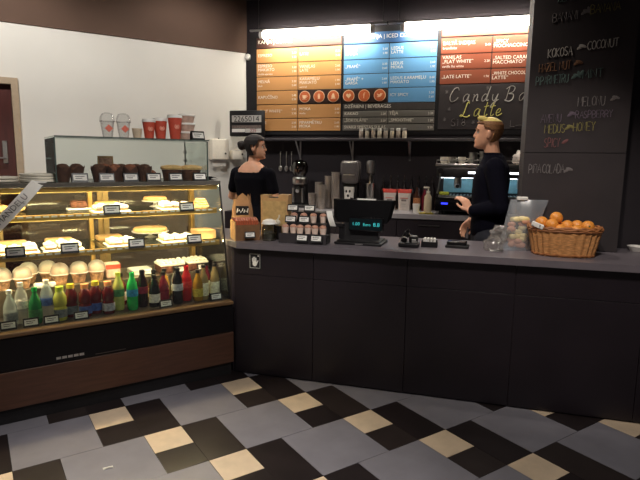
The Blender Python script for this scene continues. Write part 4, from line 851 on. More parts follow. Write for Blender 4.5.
# grinder beside the woman
def grinder(x, y, label, kind):
    t = thing('coffee_grinder', label, 'grinder', Q, (x, y, BZ))
    if kind == 0:
        q = MB(); q.m(dsteel).box(-.085, .085, -.10, .10, 0, .03, .008, 2).box(-.07, .07, -.02, .09, .03, .24, .012, 2); q.build('body', t)
        q = MB(); q.m(steel).lathe([(.072, .241), (.078, .25), (.078, .30), (.066, .315), (0, .315)], seg=24); q.build('collar', t)
        q = MB(); q.m(glass('smoky_hopper', (130, 110, 100), .4, .7)).lathe([(.05, .316), (.085, .37), (.09, .42), (.07, .47), (.03, .49), (0, .49)], seg=24); q.build('bean_hopper', t)
        q = MB(); q.m(choc).lathe([(.04, .318), (.07, .36), (.066, .385), (0, .39)], seg=20); q.build('beans', t)
        q = MB(); q.m(steel).tube([(0, -.02, .20), (0, -.085, .17)], .02, 10).tube([(.05, -.05, .05), (.05, -.05, .2)], .012, 8).tube([(-.05, -.05, .05), (-.05, -.05, .2)], .012, 8); q.build('spout', t)
    else:
        q = MB(); q.m(mat('taupe_housing', (92, 86, 86), .35, var=.1)).box(-.095, .095, -.09, .09, .26, .49, .035, 3).m(blk).box(-.075, .075, -.03, .09, .0, .262, .008, 2); q.build('housing', t)
        q = MB(); q.m(steel).box(-.07, .07, -.093, -.088, .465, .476, .002); q.build('chrome_line', t); q = MB(); q.m(steel).box(-.06, .06, -.093, -.088, .345, .352, .001); q.build('chrome_line', t)
        q = MB(); q.m(white).lathe([(0, 0), (.052, 0), (.058, .11), (0, .112)], seg=20); q.at((0, -.055, .12)); 
        q = MB(); q.m(white).at((0, -.06, .10)).lathe([(0, 0), (.046, 0), (.055, .125), (.05, .127), (0, .12)], seg=22).m(blk).at((0, -.06, .10))
        for a_, z_ in ((-1.9, .085), (-1.25, .085), (-1.57, .04)): q.ball((.051*cos(a_), .051*sin(a_), z_), .012, 8, 5, (1, .5, 1.2))
        q.at(); q.build('white_cup_holder', t)
grinder(-.275, 2.15, 'coffee grinder with smoky round hopper right of the woman', 0)
grinder(.27, 2.16, 'grey coffee grinder with rounded housing behind the till', 1)
t = thing('milk_mixer', 'tall steel drink mixer right of the grey grinder', 'mixer', Q, (.475, 2.16, BZ))
q = MB(); q.m(dsteel).box(-.06, .06, -.06, .08, 0, .03, .008, 2).box(-.03, .03, .03, .075, .03, .46, .008); q.build('stand', t)
q = MB(); q.m(steel).at((0, 0, .36)).lathe([(.028, 0), (.044, .01), (.046, .10), (.040, .13), (0, .135)], seg=20); q.build('motor_head', t)
q = MB(); q.m(steel).at((0, -.01, .0305)).lathe([(0, 0), (.034, 0), (.046, .23), (.048, .235), (.042, .23), (0, .02)], seg=20).at().tube([(0, 0, .2), (0, 0, .36)], .006, 6); q.build('mixing_cup', t)
# stacked cups
cupst = mat('silver_cup', (176, 166, 158), .35, .55, var=.15, scale=60)
q = MB(); q.m(cupst).lathe([(0, .003), (.031, 0), (.042, .110), (.0445, .112), (.0445, .116), (.040, .116), (.029, .006), (0, .006)], seg=20); proto = None
for (x, y, n, l) in ((-.09, 2.0, 3, 'short front cup stack'), (-.055, 2.12, 8, 'cup stack beside the hopper grinder'), (.01, 1.99, 7, 'narrow cup stack in the middle'), (.05, 2.12, 11, 'second tallest cup stack'), (.140, 2.05, 13, 'tallest cup stack beside the grey grinder')):
    for k in range(n):
        if proto is None: proto = o = q.build('paper_cup', F=Q, loc=(x, y, BZ), label='x', cat='cup')
        else: o = proto.copy(); COL.objects.link(o)
        o.location = Q.pt(x, y, BZ+k*.0215); w_ = 'bottom cup of the %s' if k == 0 else 'topmost cup of the %s' if k == n-1 else 'nested cup inside the %s'
        tag(o, w_ % l, None, 'nested cups in the '+l if 0 < k < n-1 else 'end cups of the cup stacks')
# coffee bags
for i, x in enumerate((.672, .822)):
    t = thing('coffee_bag', 'white coffee bag with red folded top, %s of two' % ('left', 'right')[i], 'bag', Q, (x, 2.20, BZ), (.1, -.06)[i], 'coffee bags on the back bar')
    def bg(sd, z0, z1, n=1):
        def fn(u, v):
            a_ = 2*pi*u; c_, s_ = cos(a_), sin(a_); z = z0+(z1-z0)*v
            return ((.072+.018*max(0, (z-.18)/.1))*math.copysign(abs(c_)**.35, c_), (.042-.02*max(0, (z-.18)/.1))*math.copysign(abs(s_)**.4, s_)+.003*sin(40*z+u*9), z)
        return fn
    q = MB(); q.m(mat('coffee_bag_paper', (196, 186, 180), .6, var=.08)).grid(bg(0, 0, .235), 32, 8).add([bg(0, 0, 0)(k/32, 0) for k in range(32)], [list(range(32))]); q.build('bag_body', t)
    q = MB(); q.m(mat('red_band', (196, 62, 50), .5, var=.15)).grid(bg(0, .2355, .285), 32, 6).add([bg(0, .285, .285)(k/32, 0) for k in range(32)], [list(range(32))]); q.build('red_top', t)
    q = MB(); q.m(mat('bag_print', (120, 110, 108), .7, var=.3)).box(-.03, .03, -.0465, -.044, .125, .15, .001).m(red).box(-.05, .05, -.0465, -.044, .165, .172).m(LB['grey']).box(-.02, .02, -.0465, -.044, .06, .064).box(-.026, .026, -.0465, -.044, .085, .089); q.build('print', t); t.scale = (.82, .82, .74)
# dark syrup bottles in a row at the wall
q0 = MB(); q0.m(mat('dark_syrup', (34, 26, 28), .3, coat=.3)).lathe([(0, 0), (.034, 0), (.036, .02), (.036, .20), (.015, .245), (.013, .28), (0, .28)], seg=16)
q1 = MB(); q1.m(dsteel).lathe([(.014, .281), (.014, .30), (.006, .305), (.006, .345), (0, .346)], seg=10).tube([(0, 0, .335), (0, -.03, .335)], .004, 6)
sy = thing('syrup_bottle', 'x', 'bottle', Q, (0, 0, 0)); q0.build('bottle', sy); q1.build('pump', sy)
for i in range(8):
    o = sy if i == 0 else copy_tree(sy); o.location = Q.pt(.58+i*.072, 2.365, BZ); o.rotation_euler = (0, 0, Q.ang); tag(o, 'dark syrup bottle at the back wall, %s from the left of eight' % ('first', 'second', 'third', 'fourth', 'fifth', 'sixth', 'seventh', 'eighth')[i], None, 'syrup bottles at the back wall')
t = thing('sauce_bottle', 'amber labelled bottle beside the right coffee bag', 'bottle', Q, (.945, 2.20, BZ))
q = MB(); q.m(mat('brown_glass', (60, 34, 24), .2)).lathe([(0, 0), (.033, 0), (.034, .01), (.034, .15), (.014, .20), (.013, .235), (0, .235)], seg=18); q.build('bottle_body', t)
q = MB(); q.m(mat('amber_label', (170, 110, 70), .6, var=.4, scale=60)).lathe([(.0345, .06), (.0352, .06), (.0352, .13), (.0345, .13)], seg=18); q.build('paper_label', t)
q = MB(); q.m(blk).lathe([(.015, .235), (.015, .255), (0, .256)], seg=12); q.build('cap', t)
q = MB(); q.m(LQ['maroon']).lathe([(0, 0), (.030, 0), (.031, .01), (.031, .14), (.014, .19), (.013, .21), (0, .21)], seg=18); q.build('red_bottle', F=Q, loc=(1.02, 2.22, BZ), label='dark red bottle behind the sanitiser pump bottle', cat='bottle')
q = MB(); q.m(white).lathe([(0, 0), (.027, 0), (.036, .088), (.034, .088), (.025, .004), (0, .004)], seg=20); q.build('paper_cup', F=Q, loc=(.965, 1.96, BZ), label='single white paper cup at the edge of the back bar', cat='cup')
t = thing('pump_bottle', 'pale pump bottle on a yellow cloth left of the coffee machine', 'bottle', Q, (1.075, 1.93, BZ+.012))
q = MB(); q.m(mat('pale_soap', (206, 190, 160), .4, var=.06)).lathe([(0, 0), (.034, 0), (.036, .01), (.034, .15), (.018, .175), (.016, .185), (0, .185)], seg=20); q.build('bottle_body', t)
q = MB(); q.m(cream).lathe([(.018, .185), (.018, .205), (.006, .207), (.006, .23), (0, .23)], seg=12).box(-.045, .012, -.010, .010, .228, .243, .004); q.build('pump', t)
q = MB(); q.m(mat('yellow_cloth', (216, 200, 60), .85, var=.1)).grid(lambda u, v: (.13*(u-.5), .10*(v-.5), .008+.003*sin(8*u+4*v)), 10, 8).grid(lambda u, v: (.13*(u-.5), .10*(v-.5), 0), 1, 1)
q.build('yellow_cloth', F=Q, loc=(1.065, 1.93, BZ+.0003), label='folded yellow cloth under the pump bottle', cat='cloth')
# coffee machine
t = thing('espresso_machine', 'wide steel and black espresso machine with cup rail on top', 'espresso machine', Q, (1.60, 2.14, BZ))
q = MB(); q.m(blkg).box(-.46, .46, -.27, .22, .035, .165, .012, 2); q.build('lower_body', t)
q = MB(); q.m(mat('machine_back', (44, 42, 46), .4)).box(-.45, .45, .06, .22, .167, .44, .006); q.build('rear_housing', t)
q = MB(); q.m(steel).box(-.47, .47, -.20, .225, .442, .475, .008, 2); q.build('cup_tray', t)
q = MB(); q.m(dsteel).box(-.46, .46, -.19, -.05, .345, .440, .010, 2); up = q.build('group_housing', t)
for x0, x1 in ((-.17, .02), (.14, .36)):
    q = MB(); q.m(mat('work_light', (255, 250, 240), .4, emit=5.0, ecol=(240, 245, 255))).box(x0, x1, -.196, -.188, .385, .402); q.build('light_bar', up)
q = MB(); q.m(mat('added_glow_strip', (255, 250, 240), .4, emit=7, ecol=(235, 245, 255))).box(-.42, .42, -.08, -.06, .338, .3445); q.build('light_or_glint_strip', up)  # glowing strip added under the housing to brighten the splash panel
q = MB(); q.m(mat('teal_reflection', (140, 196, 212), .25, .1, var=.25, scale=8)).box(-.40, .40, .045, .058, .195, .335, .003); q.build('splash_panel', t)  # teal colour stands in for a reflection in the mirrored panel
q = MB(); q.m(steel).box(-.43, .43, -.25, .05, .167, .182, .003); tr = q.build('drip_tray', t)
q = MB(); q.m(blkm)
for i in range(26): q.box(-.41+i*.032, -.41+i*.032+.014, -.24, .04, .1822, .184)
q.build('grille', tr)
for x in (-.26, .03, .30):
    q = MB(); q.m(steel).at((x, -.12, .275)).lathe([(0, 0), (.034, 0), (.036, .02), (.036, .068), (0, .07)], seg=20).at(); g_ = q.build('group_head', t)
    q = MB(); q.m(blk).tube([(x, -.15, .285), (x, -.20, .283), (x, -.29, .27)], [.012, .014, .017], 10).m(steel).at((x, -.12, .245)).lathe([(.02, 0), (.034, .01), (.034, .0295), (0, .0295)], seg=18).at(); q.build('portafilter', g_)
for x in (-.42, .43):
    q = MB(); q.m(steel).tube([(x, -.20, .40), (x, -.25, .37), (x-.01, -.27, .25), (x-.02, -.27, .20)], .007, 8); q.build('steam_wand', t)
    q = MB(); q.m(blk).tube([(x, -.20, .41), (x, -.25, .41)], .026, 14); q.build('steam_knob', t)
for x in (-.40, .40):
    for y in (-.22, .18):
        q = MB(); q.m(blk).lathe([(.022, 0), (.026, .006), (.02, .034), (0, .034)], seg=12); q.build('foot', t, loc=(x, y, 0))
q = MB(); q.m(mat('blue_lamp', (60, 70, 230), .3, emit=2.2, ecol=(50, 60, 255))).box(-.40, -.34, -.2735, -.270, .10, .115, .001); q.build('blue_light', t)
q = MB(); q.m(mat('painted_glint', (170, 180, 190), .2, emit=.5)).box(-.20, .05, -.2735, -.270, .102, .112, .001); q.build('light_or_glint_strip', t)  # white reflection on the lower body, painted as a glowing strip
q = MB(); q.m(steel).tube([(-.46, -.19, .475), (-.46, -.19, .505), (.46, -.19, .505), (.46, -.19, .475)], .005, 6); q.build('rail', t)
# things on the machine
def mug(x, y, label, h=.062, r=.036, mt=cream):
    t = thing('coffee_cup', label, 'cup', Q, (1.60+x, 2.14+y, BZ+.4755), random.uniform(-.5, .5), 'cups on the espresso machine')
    q = MB(); q.m(mt).lathe([(0, 0), (r*.7, 0), (r, h*.5), (r, h), (r*.92, h), (r*.9, h*.5), (r*.6, .006), (0, .006)], seg=20); q.build('cup', t)
    q = MB(); q.m(mt).tube([(r*.95, 0, h*.8), (r*1.5, 0, h*.75), (r*1.55, 0, h*.4), (r*.9, 0, h*.28)], .004, 6); q.build('handle', t)
mug(-.40, -.10, 'cup at the left end of the machine top'); mug(-.32, -.11, 'second cup from left on the machine top', mt=steel); mug(-.235, -.10, 'third cup from left on the machine top, beside the jug')
mug(-.36, .0, 'back cup behind the left cups on the machine'); mug(.02, -.11, 'cup right of the steel jug, near the man', mt=cream)
t = thing('milk_jug', 'steel milk jug standing among the cups on the machine', 'jug', Q, (1.60-.135, 2.14-.09, BZ+.4755))
q = MB(); q.m(steel).lathe([(0, 0), (.042, 0), (.044, .02), (.036, .075), (.040, .105), (.037, .105), (.033, .075), (.04, .02), (0, .005)], seg=20); q.build('jug_body', t)
q = MB(); q.m(steel).tube([(.036, 0, .095), (.075, 0, .09), (.07, 0, .04), (.042, 0, .03)], .005, 6); q.build('handle', t)
for i, (x, y, h) in enumerate(((-.05, -.09, .062), (-.05, -.09, .0625*2))):
    pass
mug(-.045, -.10, 'lower cup of the pair right of the jug', mt=steel, h=.06)
o = None
t = thing('coffee_cup', 'upper cup of the pair right of the jug', 'cup', Q, (1.60-.045, 2.14-.10, BZ+.4755+.0605), 0, 'cups on the espresso machine')
q = MB(); q.m(steel).lathe([(0, 0), (.026, 0), (.036, .03), (.036, .055), (.033, .055), (.024, .006), (0, .006)], seg=20); q.build('cup', t)
q = MB(); q.m(mat('white_cloth', (222, 214, 208), .9, var=.06)).grid(crump(0, 0, .055, .062, 2), 22, 14); q.build('white_cloth', F=Q, loc=(1.60+.30, 2.14-.10, BZ+.4757), label='crumpled white cloth on the right end of the machine', cat='cloth')
q = MB(); q.m(white).tube([(0, 0, 0), (0, 0, .10), (.01, 0, .14)], [.03, .028, .012], 12); q.build('white_bottle', F=Q, loc=(1.60+.41, 2.14-.06, BZ+.4757), label='small white bottle behind the crumpled white cloth', cat='bottle')
q = MB(); q.m(mat('lime_sponge', (196, 206, 70), .8, var=.2)).box(-.045, .045, -.03, .03, 0, .028, .008, 2); q.build('sponge', F=Q, loc=(1.60-.38, 2.14-.20, BZ+.1845), label='yellow green sponge on the left of the drip tray', cat='sponge')
# ================================================================== people
def evalmesh(mb, name, voxel, smooth=4, cut=None):
    me = mb.mesh(name); o = bpy.data.objects.new('tmp', me); COL.objects.link(o)
    m = o.modifiers.new('r', 'REMESH'); m.mode = 'VOXEL'; m.voxel_size = voxel
    s = o.modifiers.new('s', 'SMOOTH'); s.factor = .5; s.iterations = smooth
    bpy.context.view_layer.update(); dg = bpy.context.evaluated_depsgraph_get()
    out = bpy.data.meshes.new_from_object(o.evaluated_get(dg)); bpy.data.objects.remove(o); bpy.data.meshes.remove(me); out.name = name
    if cut:
        bm = bmesh.new(); bm.from_mesh(out); bmesh.ops.delete(bm, geom=[v for v in bm.verts if cut(v.co)], context='VERTS')
        for _ in range(10): bmesh.ops.smooth_vert(bm, verts=[v for v in bm.verts if v.is_boundary], factor=.5, use_axis_x=True, use_axis_y=True, use_axis_z=True)
        bm.to_mesh(out); bm.free()
    out.polygons.foreach_set('use_smooth', [True]*len(out.polygons)); return out
def part(me, mts, name, parent):
    ix = [p.material_index for p in me.polygons]; me.materials.clear()
    for m in mts: me.materials.append(m)
    me.polygons.foreach_set('material_index', [min(i, len(mts)-1) for i in ix])
    o = bpy.data.objects.new(name, me); COL.objects.link(o); o.parent = parent; return o
def chain(q, pts, rs, seg=14):
    P = []; RR = []
    for i in range(len(pts)-1):
        a_, b_ = Vector(pts[i]), Vector(pts[i+1])
        for k in range(5): t = k/5; P.append(a_.lerp(b_, t)); RR.append(rs[i]+(rs[i+1]-rs[i])*t)
    P.append(Vector(pts[-1])); RR.append(rs[-1]); q.tube(P, RR, seg)
    for p, r in zip(pts, rs): q.ball(p, r*.995, 14, 8)
HT = [(0, .066, .000, .022), (.012, .082, -.02, .036), (.035, .090, -.045, .050), (.06, .091, -.062, .060), (.09, .087, -.080, .068), (.12, .084, -.094, .073), (.15, .088, -.100, .076), (.18, .083, -.098, .074), (.205, .064, -.082, .062), (.222, .034, -.052, .042), (.231, .0, -.02, .012)]
def hsurf(z, a_, inf=0):
    z = max(0, min(.231, z)); i = max(k for k in range(len(HT)-1) if HT[k][0] <= z); k = (z-HT[i][0])/(HT[i+1][0]-HT[i][0])
    f_, b_, w_ = [HT[i][j]+(HT[i+1][j]-HT[i][j])*k for j in (1, 2, 3)]
    yc = (f_*.42+b_*.58); c_, s_ = cos(a_), sin(a_)
    return Vector(((w_+inf)*c_, yc+((f_-yc+inf) if s_ > 0 else (yc-b_+inf))*s_, z))
def head(q, M):
    X0 = q.X; q.X = M
    q.grid(lambda u, v: hsurf(.231*v, 2*pi*u), 32, 30)
    q.add([hsurf(0, 2*pi*k/32) for k in range(32)], [list(range(32))]); q.add([hsurf(.231, 2*pi*k/32) for k in range(32)], [list(range(32))])
    q.tube([(0, .080, .138), (0, .089, .120), (0, .099, .100), (0, .101, .093), (0, .088, .086)], [.006, .007, .009, .010, .008], 10)       # nose
    for s in (-1, 1): q.ball((s*.010, .091, .091), .0075, 8, 6)
    q.ball((0, .088, .063), .020, 10, 6, (1, .42, .30)); q.ball((0, .088, .053), .018, 10, 6, (1, .45, .36)); q.ball((0, .080, .022), .022, 10, 6, (1, .7, .7))
    for s in (-1, 1):
        q.ball((s*.032, .078, .138), .018, 10, 6, (1.2, .5, .4))
        q.at(); q.X = M @ Matrix.Translation((s*.078, -.008, .105)) @ Matrix.Rotation(-s*.35, 4, 'Z'); q.ball((0, 0, 0), .033, 10, 8, (.28, .60, 1)); q.ball((0, .004, -.018), .016, 8, 6, (.5, .7, .8)); q.X = M
    q.X = X0
def hair(M, mask, mts, pick, parent, th=.012, extra=None):
    bm = bmesh.new(); NU, NV = 144, 96; vs = [[bm.verts.new(hsurf(.02+.211*j/NV, 2*pi*i/NU, .0035)) for j in range(NV+1)] for i in range(NU)]
    for i in range(NU):
        for j in range(NV):
            a_ = 2*pi*(i+.5)/NU; z = .02+.211*(j+.5)/NV
            if mask(a_, z): f_ = bm.faces.new((vs[i][j], vs[(i+1) % NU][j], vs[(i+1) % NU][j+1], vs[i][j+1])); f_.material_index = pick(a_, z); f_.smooth = True
    tf = bm.faces.new([vs[i][NV] for i in range(NU)]); tf.material_index = pick(pi/2, .231)
    bmesh.ops.delete(bm, geom=[v for v in bm.verts if not v.link_faces], context='VERTS')
    bmesh.ops.recalc_face_normals(bm, faces=bm.faces)
    for _ in range(8): bmesh.ops.smooth_vert(bm, verts=[v for v in bm.verts if v.is_boundary], factor=.5, use_axis_x=True, use_axis_y=True, use_axis_z=True)
    g_ = bmesh.ops.solidify(bm, geom=bm.faces[:], thickness=-th)
    if extra: extra(bm)
    bm.transform(M); me = bpy.data.meshes.new('hair'); bm.to_mesh(me); bm.free(); return part(me, mts, 'hair', parent)
def hand(q, w, d, n, side, curl=.45, sc=1):
    w = Vector(w); d = Vector(d).normalized(); n = Vector(n); n = (n-d*n.dot(d)).normalized(); s = d.cross(n)*side      # s points to the thumb
    base = [(.028, .088), (.010, .092), (-.009, .088), (-.026, .080)]; ln = [(.040, .026, .020), (.045, .029, .021), (.041, .027, .020), (.032, .021, .018)]
    for (o_, l), L_, r in zip(base, ln, (.0088, .0090, .0086, .0078)):
        k0 = w+s*o_*.55*sc; k1 = w+(s*o_+d*l)*sc; chain(q, [k0, k1], [.0135*sc, .0115*sc], 10)
        p = k1; ang = .12; pts = [p]
        for m_ in L_:
            ang += curl; p = p+(d*cos(ang)+n*sin(ang))*m_*sc+s*o_*.04; pts.append(p)
        chain(q, pts, [r*1.1*sc, r*sc, r*.92*sc, r*.8*sc], 10)
    p0 = w+(s*.016+d*.016+n*.004)*sc; p1 = p0+(s*.028+d*.028+n*.010)*sc; p2 = p1+(s*.010+d*.030+n*.012)*sc; p3 = p2+(d*.024+n*.010-s*.002)*sc
    chain(q, [p0, p1, p2, p3], [.014*sc, .0115*sc, .0098*sc, .0082*sc], 10)
def torso(q, rings, inf=0):
    def fn(u, v):
        t = v*(len(rings)-1); i = min(int(t), len(rings)-2); k = t-i; k = k*k*(3-2*k)*.4+k*.6
        z, cx, cy, rx, ry = [rings[i][j]+(rings[i+1][j]-rings[i][j])*k for j in range(5)]
        c_, s_ = cos(2*pi*u), sin(2*pi*u); e = .82
        return (cx+(rx+inf)*math.copysign(abs(c_)**e, c_), cy+(ry+inf)*math.copysign(abs(s_)**e, s_), z)
    q.grid(fn, 36, 36)
    q.add([fn(k/36, 0) for k in range(36)], [list(range(36))]); q.add([fn(k/36, 1) for k in range(36)], [list(range(36))])
def arm_fold(p):
    return p
def legs(q, zp, inf=0, foot=True):
    for s in (-1, 1):
        chain(q, [(s*.095, .0, zp), (s*.10, .015, zp*.53), (s*.105, -.02, .09)], [.088+inf, .060+inf, .042+inf])
        if foot: chain(q, [(s*.105, -.02, .07), (s*.108, .05, .045), (s*.115, .15, .032)], [.042, .042, .030])
def shoes(t):
    for s in (-1, 1):
        q = MB(); q.m(blk); q.ball((s*.112, .05, .045), .055, 16, 10, (.95, 2.7, .80)); q.box(s*.112-.05, s*.112+.05, -.09, .19, 0, .022, .01); q.build('shoe', t)

# ---- the man, in profile facing along the counter to the left
mn = thing('person', 'man with blond quiff in dark navy shirt standing at the coffee machine', 'person', Q, (1.60, .98, 0), pi/2)
rings = [(.86, 0, .0, .150, .105), (.95, 0, -.0, .165, .118), (1.06, 0, .005, .150, .108), (1.20, 0, .005, .160, .115), (1.32, 0, -.002, .172, .118), (1.41, 0, -.012, .165, .098), (1.46, 0, -.012, .105, .072), (1.50, 0, -.01, .058, .055)]
LA = [(-.185, -.015, 1.405), (-.232, -.065, 1.13), (-.150, .135, 1.09)]; RA = [(.185, -.015, 1.405), (.225, -.03, 1.13), (.090, .125, 1.00)]
q = MB(); q.m(skin); torso(q, rings); chain(q, [(0, -.01, 1.44), (0, .012, 1.56), (0, .016, 1.60)], [.058, .055, .055]); legs(q, .92)
for A_ in (LA, RA): chain(q, A_, [.056, .043, .028])
HM = Matrix.Translation((0, .045, 1.538)) @ Matrix.Rotation(.04, 4, 'X') @ Matrix.Scale(.97, 4)
head(q, HM)
hand(q, LA[2], (.2, .55, .95), (.8, .6, -.2), 1, .42, .95); hand(q, RA[2], (-.25, .62, -.75), (-.6, .2, -.5), -1, .35, .95)
part(evalmesh(q, 'body', .0055, 3), [skin], 'body', mn)
q = MB(); torso(q, [(.90, 0, .0, .160, .112)]+rings[1:-1]+[(1.49, 0, -.012, .068, .062)], .014); chain(q, LA[:2]+[Vector(LA[1]).lerp(Vector(LA[2]), .88)], [.074, .060, .044]); chain(q, RA[:2]+[Vector(RA[1]).lerp(Vector(RA[2]), .88)], [.074, .060, .044])
for k in range(24): a_ = 2*pi*k/24; q.ball((.060*cos(a_), .0+.060*sin(a_), 1.505), .012, 8, 6)
part(evalmesh(q, 'shirt', .008, 4), [navy], 'shirt', mn)
q = MB(); torso(q, [(.80, 0, .0, .160, .108), (.86, 0, .0, .165, .115), (.93, 0, .0, .165, .116)], .008); legs(q, .90, .018, False)
part(evalmesh(q, 'trousers', .009, 4), [denim], 'trousers', mn); shoes(mn)
def mmask(a_, z):
    s_ = sin(a_)                       # +1 front
    if s_ > .55: return z > .186
    if s_ > .12: return z > .172-.02*(1-s_)
    if s_ > -.26: return z > .142
    return z > .055
def quiff(bm):
    for i in range(13):
        x = -.048+i*.008
        mt_ = Matrix.Translation((x, .045, .222)) @ Matrix.Rotation(.25, 4, 'X') @ Matrix.Diagonal((.7, 2.5, 1.0+.25*cos(i*1.7), 1))
        g_ = bmesh.ops.create_icosphere(bm, subdivisions=2, radius=.017, matrix=mt_)
        for f_ in {f for v in g_['verts'] for f in v.link_faces}: f_.material_index = 1; f_.smooth = True
hair(HM, mmask, [hairs, hairy], lambda a_, z: 1 if z > .203 else 0, mn, .009, quiff)
for s in (-1, 1):
    q = MB(); q.m(cream).ball((0, 0, 0), .0105, 12, 8).m(mat('iris', (50, 60, 70), .2)).ball((0, .0062, 0), .0060, 10, 6); e_ = q.build('eye', mn); e_.matrix_local = HM @ Matrix.Translation((s*.031, .0690, .124))
    q = MB(); q.m(hairs).tube([(s*.050, .070, .143), (s*.034, .088, .150), (s*.016, .092, .147)], [.003, .005, .004], 6); e_ = q.build('eyebrow', mn); e_.matrix_local = HM
q = MB(); q.m(mat('grey_cloth', (120, 116, 120), .9)).grid(lambda u, v: (.04*(u-.5), .012*sin(5*u), -.09*v), 6, 6).grid(lambda u, v: (.04*(u-.5), .012*sin(5*u)+.008, -.09*v), 6, 6)
p = Vector((.07, .165, .955)); p.rotate(Matrix.Rotation(pi/2, 3, 'Z')); q.build('hand_towel', F=Q, loc=(1.60+p.x, .98+p.y, .945), rz=.4, label='small grey cloth hanging from the hand of the man', cat='cloth')

# ---- the woman, seen from behind with her face turned right
wn = thing('person', 'woman with dark bun in black t-shirt, back turned, looking right', 'person', Q, (-.455, 1.32, 0), -.12)
rings = [(.84, 0, 0, .155, .110), (.92, 0, 0, .170, .122), (1.03, 0, .01, .135, .098), (1.16, 0, .01, .148, .105), (1.27, 0, .01, .165, .112), (1.340, 0, .005, .148, .090), (1.385, 0, .0, .110, .072), (1.42, 0, .0, .056, .052)]
LA = [(-.168, .0, 1.315), (-.262, .06, 1.10), (-.19, .26, 1.02)]; RA = [(.168, .0, 1.315), (.225, .02, 1.08), (.165, .22, 1.02)]
q = MB(); q.m(skin); torso(q, rings); chain(q, [(0, .0, 1.36), (.012, .01, 1.47), (.018, .012, 1.50)], [.054, .048, .048]); legs(q, .88)
for A_ in (LA, RA): chain(q, A_, [.045, .036, .025])
HM = Matrix.Translation((.030, .005, 1.440)) @ Matrix.Rotation(-1.22, 4, 'Z') @ Matrix.Scale(.93, 4)
head(q, HM)
hand(q, LA[2], (.25, 1, -.1), (.3, 0, -1), -1, .4, .92); hand(q, RA[2], (-.2, 1, -.1), (-.3, 0, -1), 1, .4, .92)
part(evalmesh(q, 'body', .0055, 3), [skin], 'body', wn)
q = MB(); torso(q, [(.86, 0, 0, .168, .118)]+rings[1:-1], .014)
for A_ in (LA, RA): chain(q, [Vector(A_[0]), Vector(A_[0]).lerp(Vector(A_[1]), .62)], [.058, .054])
def neck(p): return (p.x/.118)**2+((p.y+.03)/.105)**2 < 1 and p.z > 1.335
part(evalmesh(q, 'tshirt', .008, 4, neck), [blkcloth], 'tshirt', wn)
q = MB(); torso(q, [(.78, 0, 0, .165, .112), (.84, 0, 0, .17, .118), (.90, 0, 0, .17, .122)], .008); legs(q, .86, .016, False)
part(evalmesh(q, 'trousers', .009, 4), [denim], 'trousers', wn); shoes(wn)
def wmask(a_, z):
    s_ = sin(a_)
    if s_ > .5: return z > .183
    if s_ > .05: return z > .165-.06*(1-(s_-.05)/.45)
    if s_ > -.22: return z > .138
    return z > .045
def bun(bm):
    for c_, r, sc in (((0, -.135, .135), .046, (1, .9, 1)), ((.02, -.15, .15), .026, (1, 1, 1)), ((-.02, -.150, .12), .026, (1, 1, 1)), ((0, -.105, .13), .035, (1, 1, 1))):
        g_ = bmesh.ops.create_icosphere(bm, subdivisions=3, radius=r, matrix=Matrix.Translation(c_) @ Matrix.Diagonal((*sc, 1)))
        for f_ in {f for v in g_['verts'] for f in v.link_faces}: f_.smooth = True
hair(HM, wmask, [hairb], lambda a_, z: 0, wn, .013, bun)
for s in (-1, 1):
    q = MB(); q.m(cream).ball((0, 0, 0), .0105, 12, 8).m(MATS['iris']).ball((0, .0062, 0), .0060, 10, 6); e_ = q.build('eye', wn); e_.matrix_local = HM @ Matrix.Translation((s*.031, .0690, .124))
    q = MB(); q.m(hairb).tube([(s*.050, .070, .143), (s*.034, .088, .149), (s*.016, .092, .146)], [.002, .0035, .003], 6); e_ = q.build('eyebrow', wn); e_.matrix_local = HM

# ================================================================== lamps, added fills, ambient fill, camera
def area(F, loc, aim, size, energy, col, name, sy=None, spread=180):
    l = bpy.data.lights.new(name, 'AREA'); l.energy = energy; l.color = col; l.size = size; l.spread = R(spread)
    if sy: l.shape = 'RECTANGLE'; l.size_y = sy
    o = bpy.data.objects.new(name, l); COL.objects.link(o); p = F.pt(*loc); o.location = p; o.rotation_euler = (F.pt(*aim)-p).to_track_quat('-Z', 'Y').to_euler(); return o
warm = (1, .89, .78); neut = (1, .95, .88)
def spot(F, loc, aim, energy, ang, name, col=warm, r=.06, blend=.6):
    l = bpy.data.lights.new(name, 'SPOT'); l.energy = energy; l.color = col; l.spot_size = R(ang); l.spot_blend = blend; l.shadow_soft_size = r
    o = bpy.data.objects.new(name, l); COL.objects.link(o); p = F.pt(*loc); o.location = p; o.rotation_euler = (F.pt(*aim)-p).to_track_quat('-Z', 'Y').to_euler(); return o
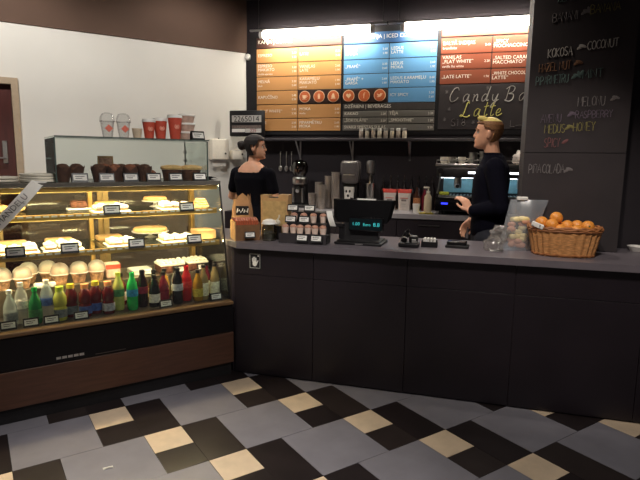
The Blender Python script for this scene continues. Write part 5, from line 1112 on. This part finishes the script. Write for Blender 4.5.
spot(W, (-.70, 1.70, 3.1), (-.70, 1.78, 0), 232, 60, 'ceiling_spot', neut, blend=1)
spot(W, (.75, 1.3, 3.1), (.6, 2.5, 0), 105, 90, 'ceiling_spot', neut)
spot(K, (-1.0, 1.75, 3.12), (-1.0, 2.89, 1.7), 100, 125, 'wall_spot', neut)
spot(K, (.9, 1.9, 3.12), (.85, 2.89, 1.7), 44, 125, 'wall_spot', neut)
spot(K, (-.3, -1.6, 3.12), (-.3, .9, 1.55), 190, 36, 'case_fill', neut)  # added front fill, brightens the case and the cups on its guard
spot(Q, (.6, -2.1, 3.12), (.35, .2, 1.12), 170, 30, 'bar_fill', neut)  # added low front fill for the goods at the left counter end
spot(Q, (1.0, .15, 3.12), (1.55, 1.1, 1.45), 75, 80, 'bar_fill')  # added fill over the man and the machine front
spot(Q, (-.5, .1, 3.12), (-.42, 1.3, 1.45), 105, 60, 'bar_fill', neut)  # added fill aimed at the woman to lift her skin tone
spot(Q, (1.5, -2.0, 3.12), (1.95, .2, 1.1), 120, 36, 'bar_fill')  # added front fill to brighten the pillar and basket side
wd = bpy.data.worlds.new('ambient_fill'); SC.world = wd; wd.use_nodes = True  # even ambient glow added as fill from the open front
wd.node_tree.nodes['Background'].inputs[0].default_value = (1, .88, .88, 1); wd.node_tree.nodes['Background'].inputs[1].default_value = .10
cam = bpy.data.cameras.new('camera'); cam.sensor_width = 36; cam.lens = 530/640*36; cam.clip_start = .02
co_ = bpy.data.objects.new('camera', cam); COL.objects.link(co_); SC.camera = co_
pit, rol = R(8.6557), R(.6907)
fwd = Vector((0, cos(pit), -sin(pit))); rt = Vector((1, 0, 0)); upv = rt.cross(fwd)
x_ = cos(rol)*rt+sin(rol)*upv; y_ = -sin(rol)*rt+cos(rol)*upv
M = Matrix((x_, y_, -fwd)).transposed().to_4x4(); M.translation = (0, 0, 1.45); co_.matrix_world = M
SC.view_settings.view_transform = 'Standard'; SC.view_settings.look = 'None'; SC.view_settings.exposure = 0; SC.view_settings.gamma = 1; SC.view_settings.use_curve_mapping = False
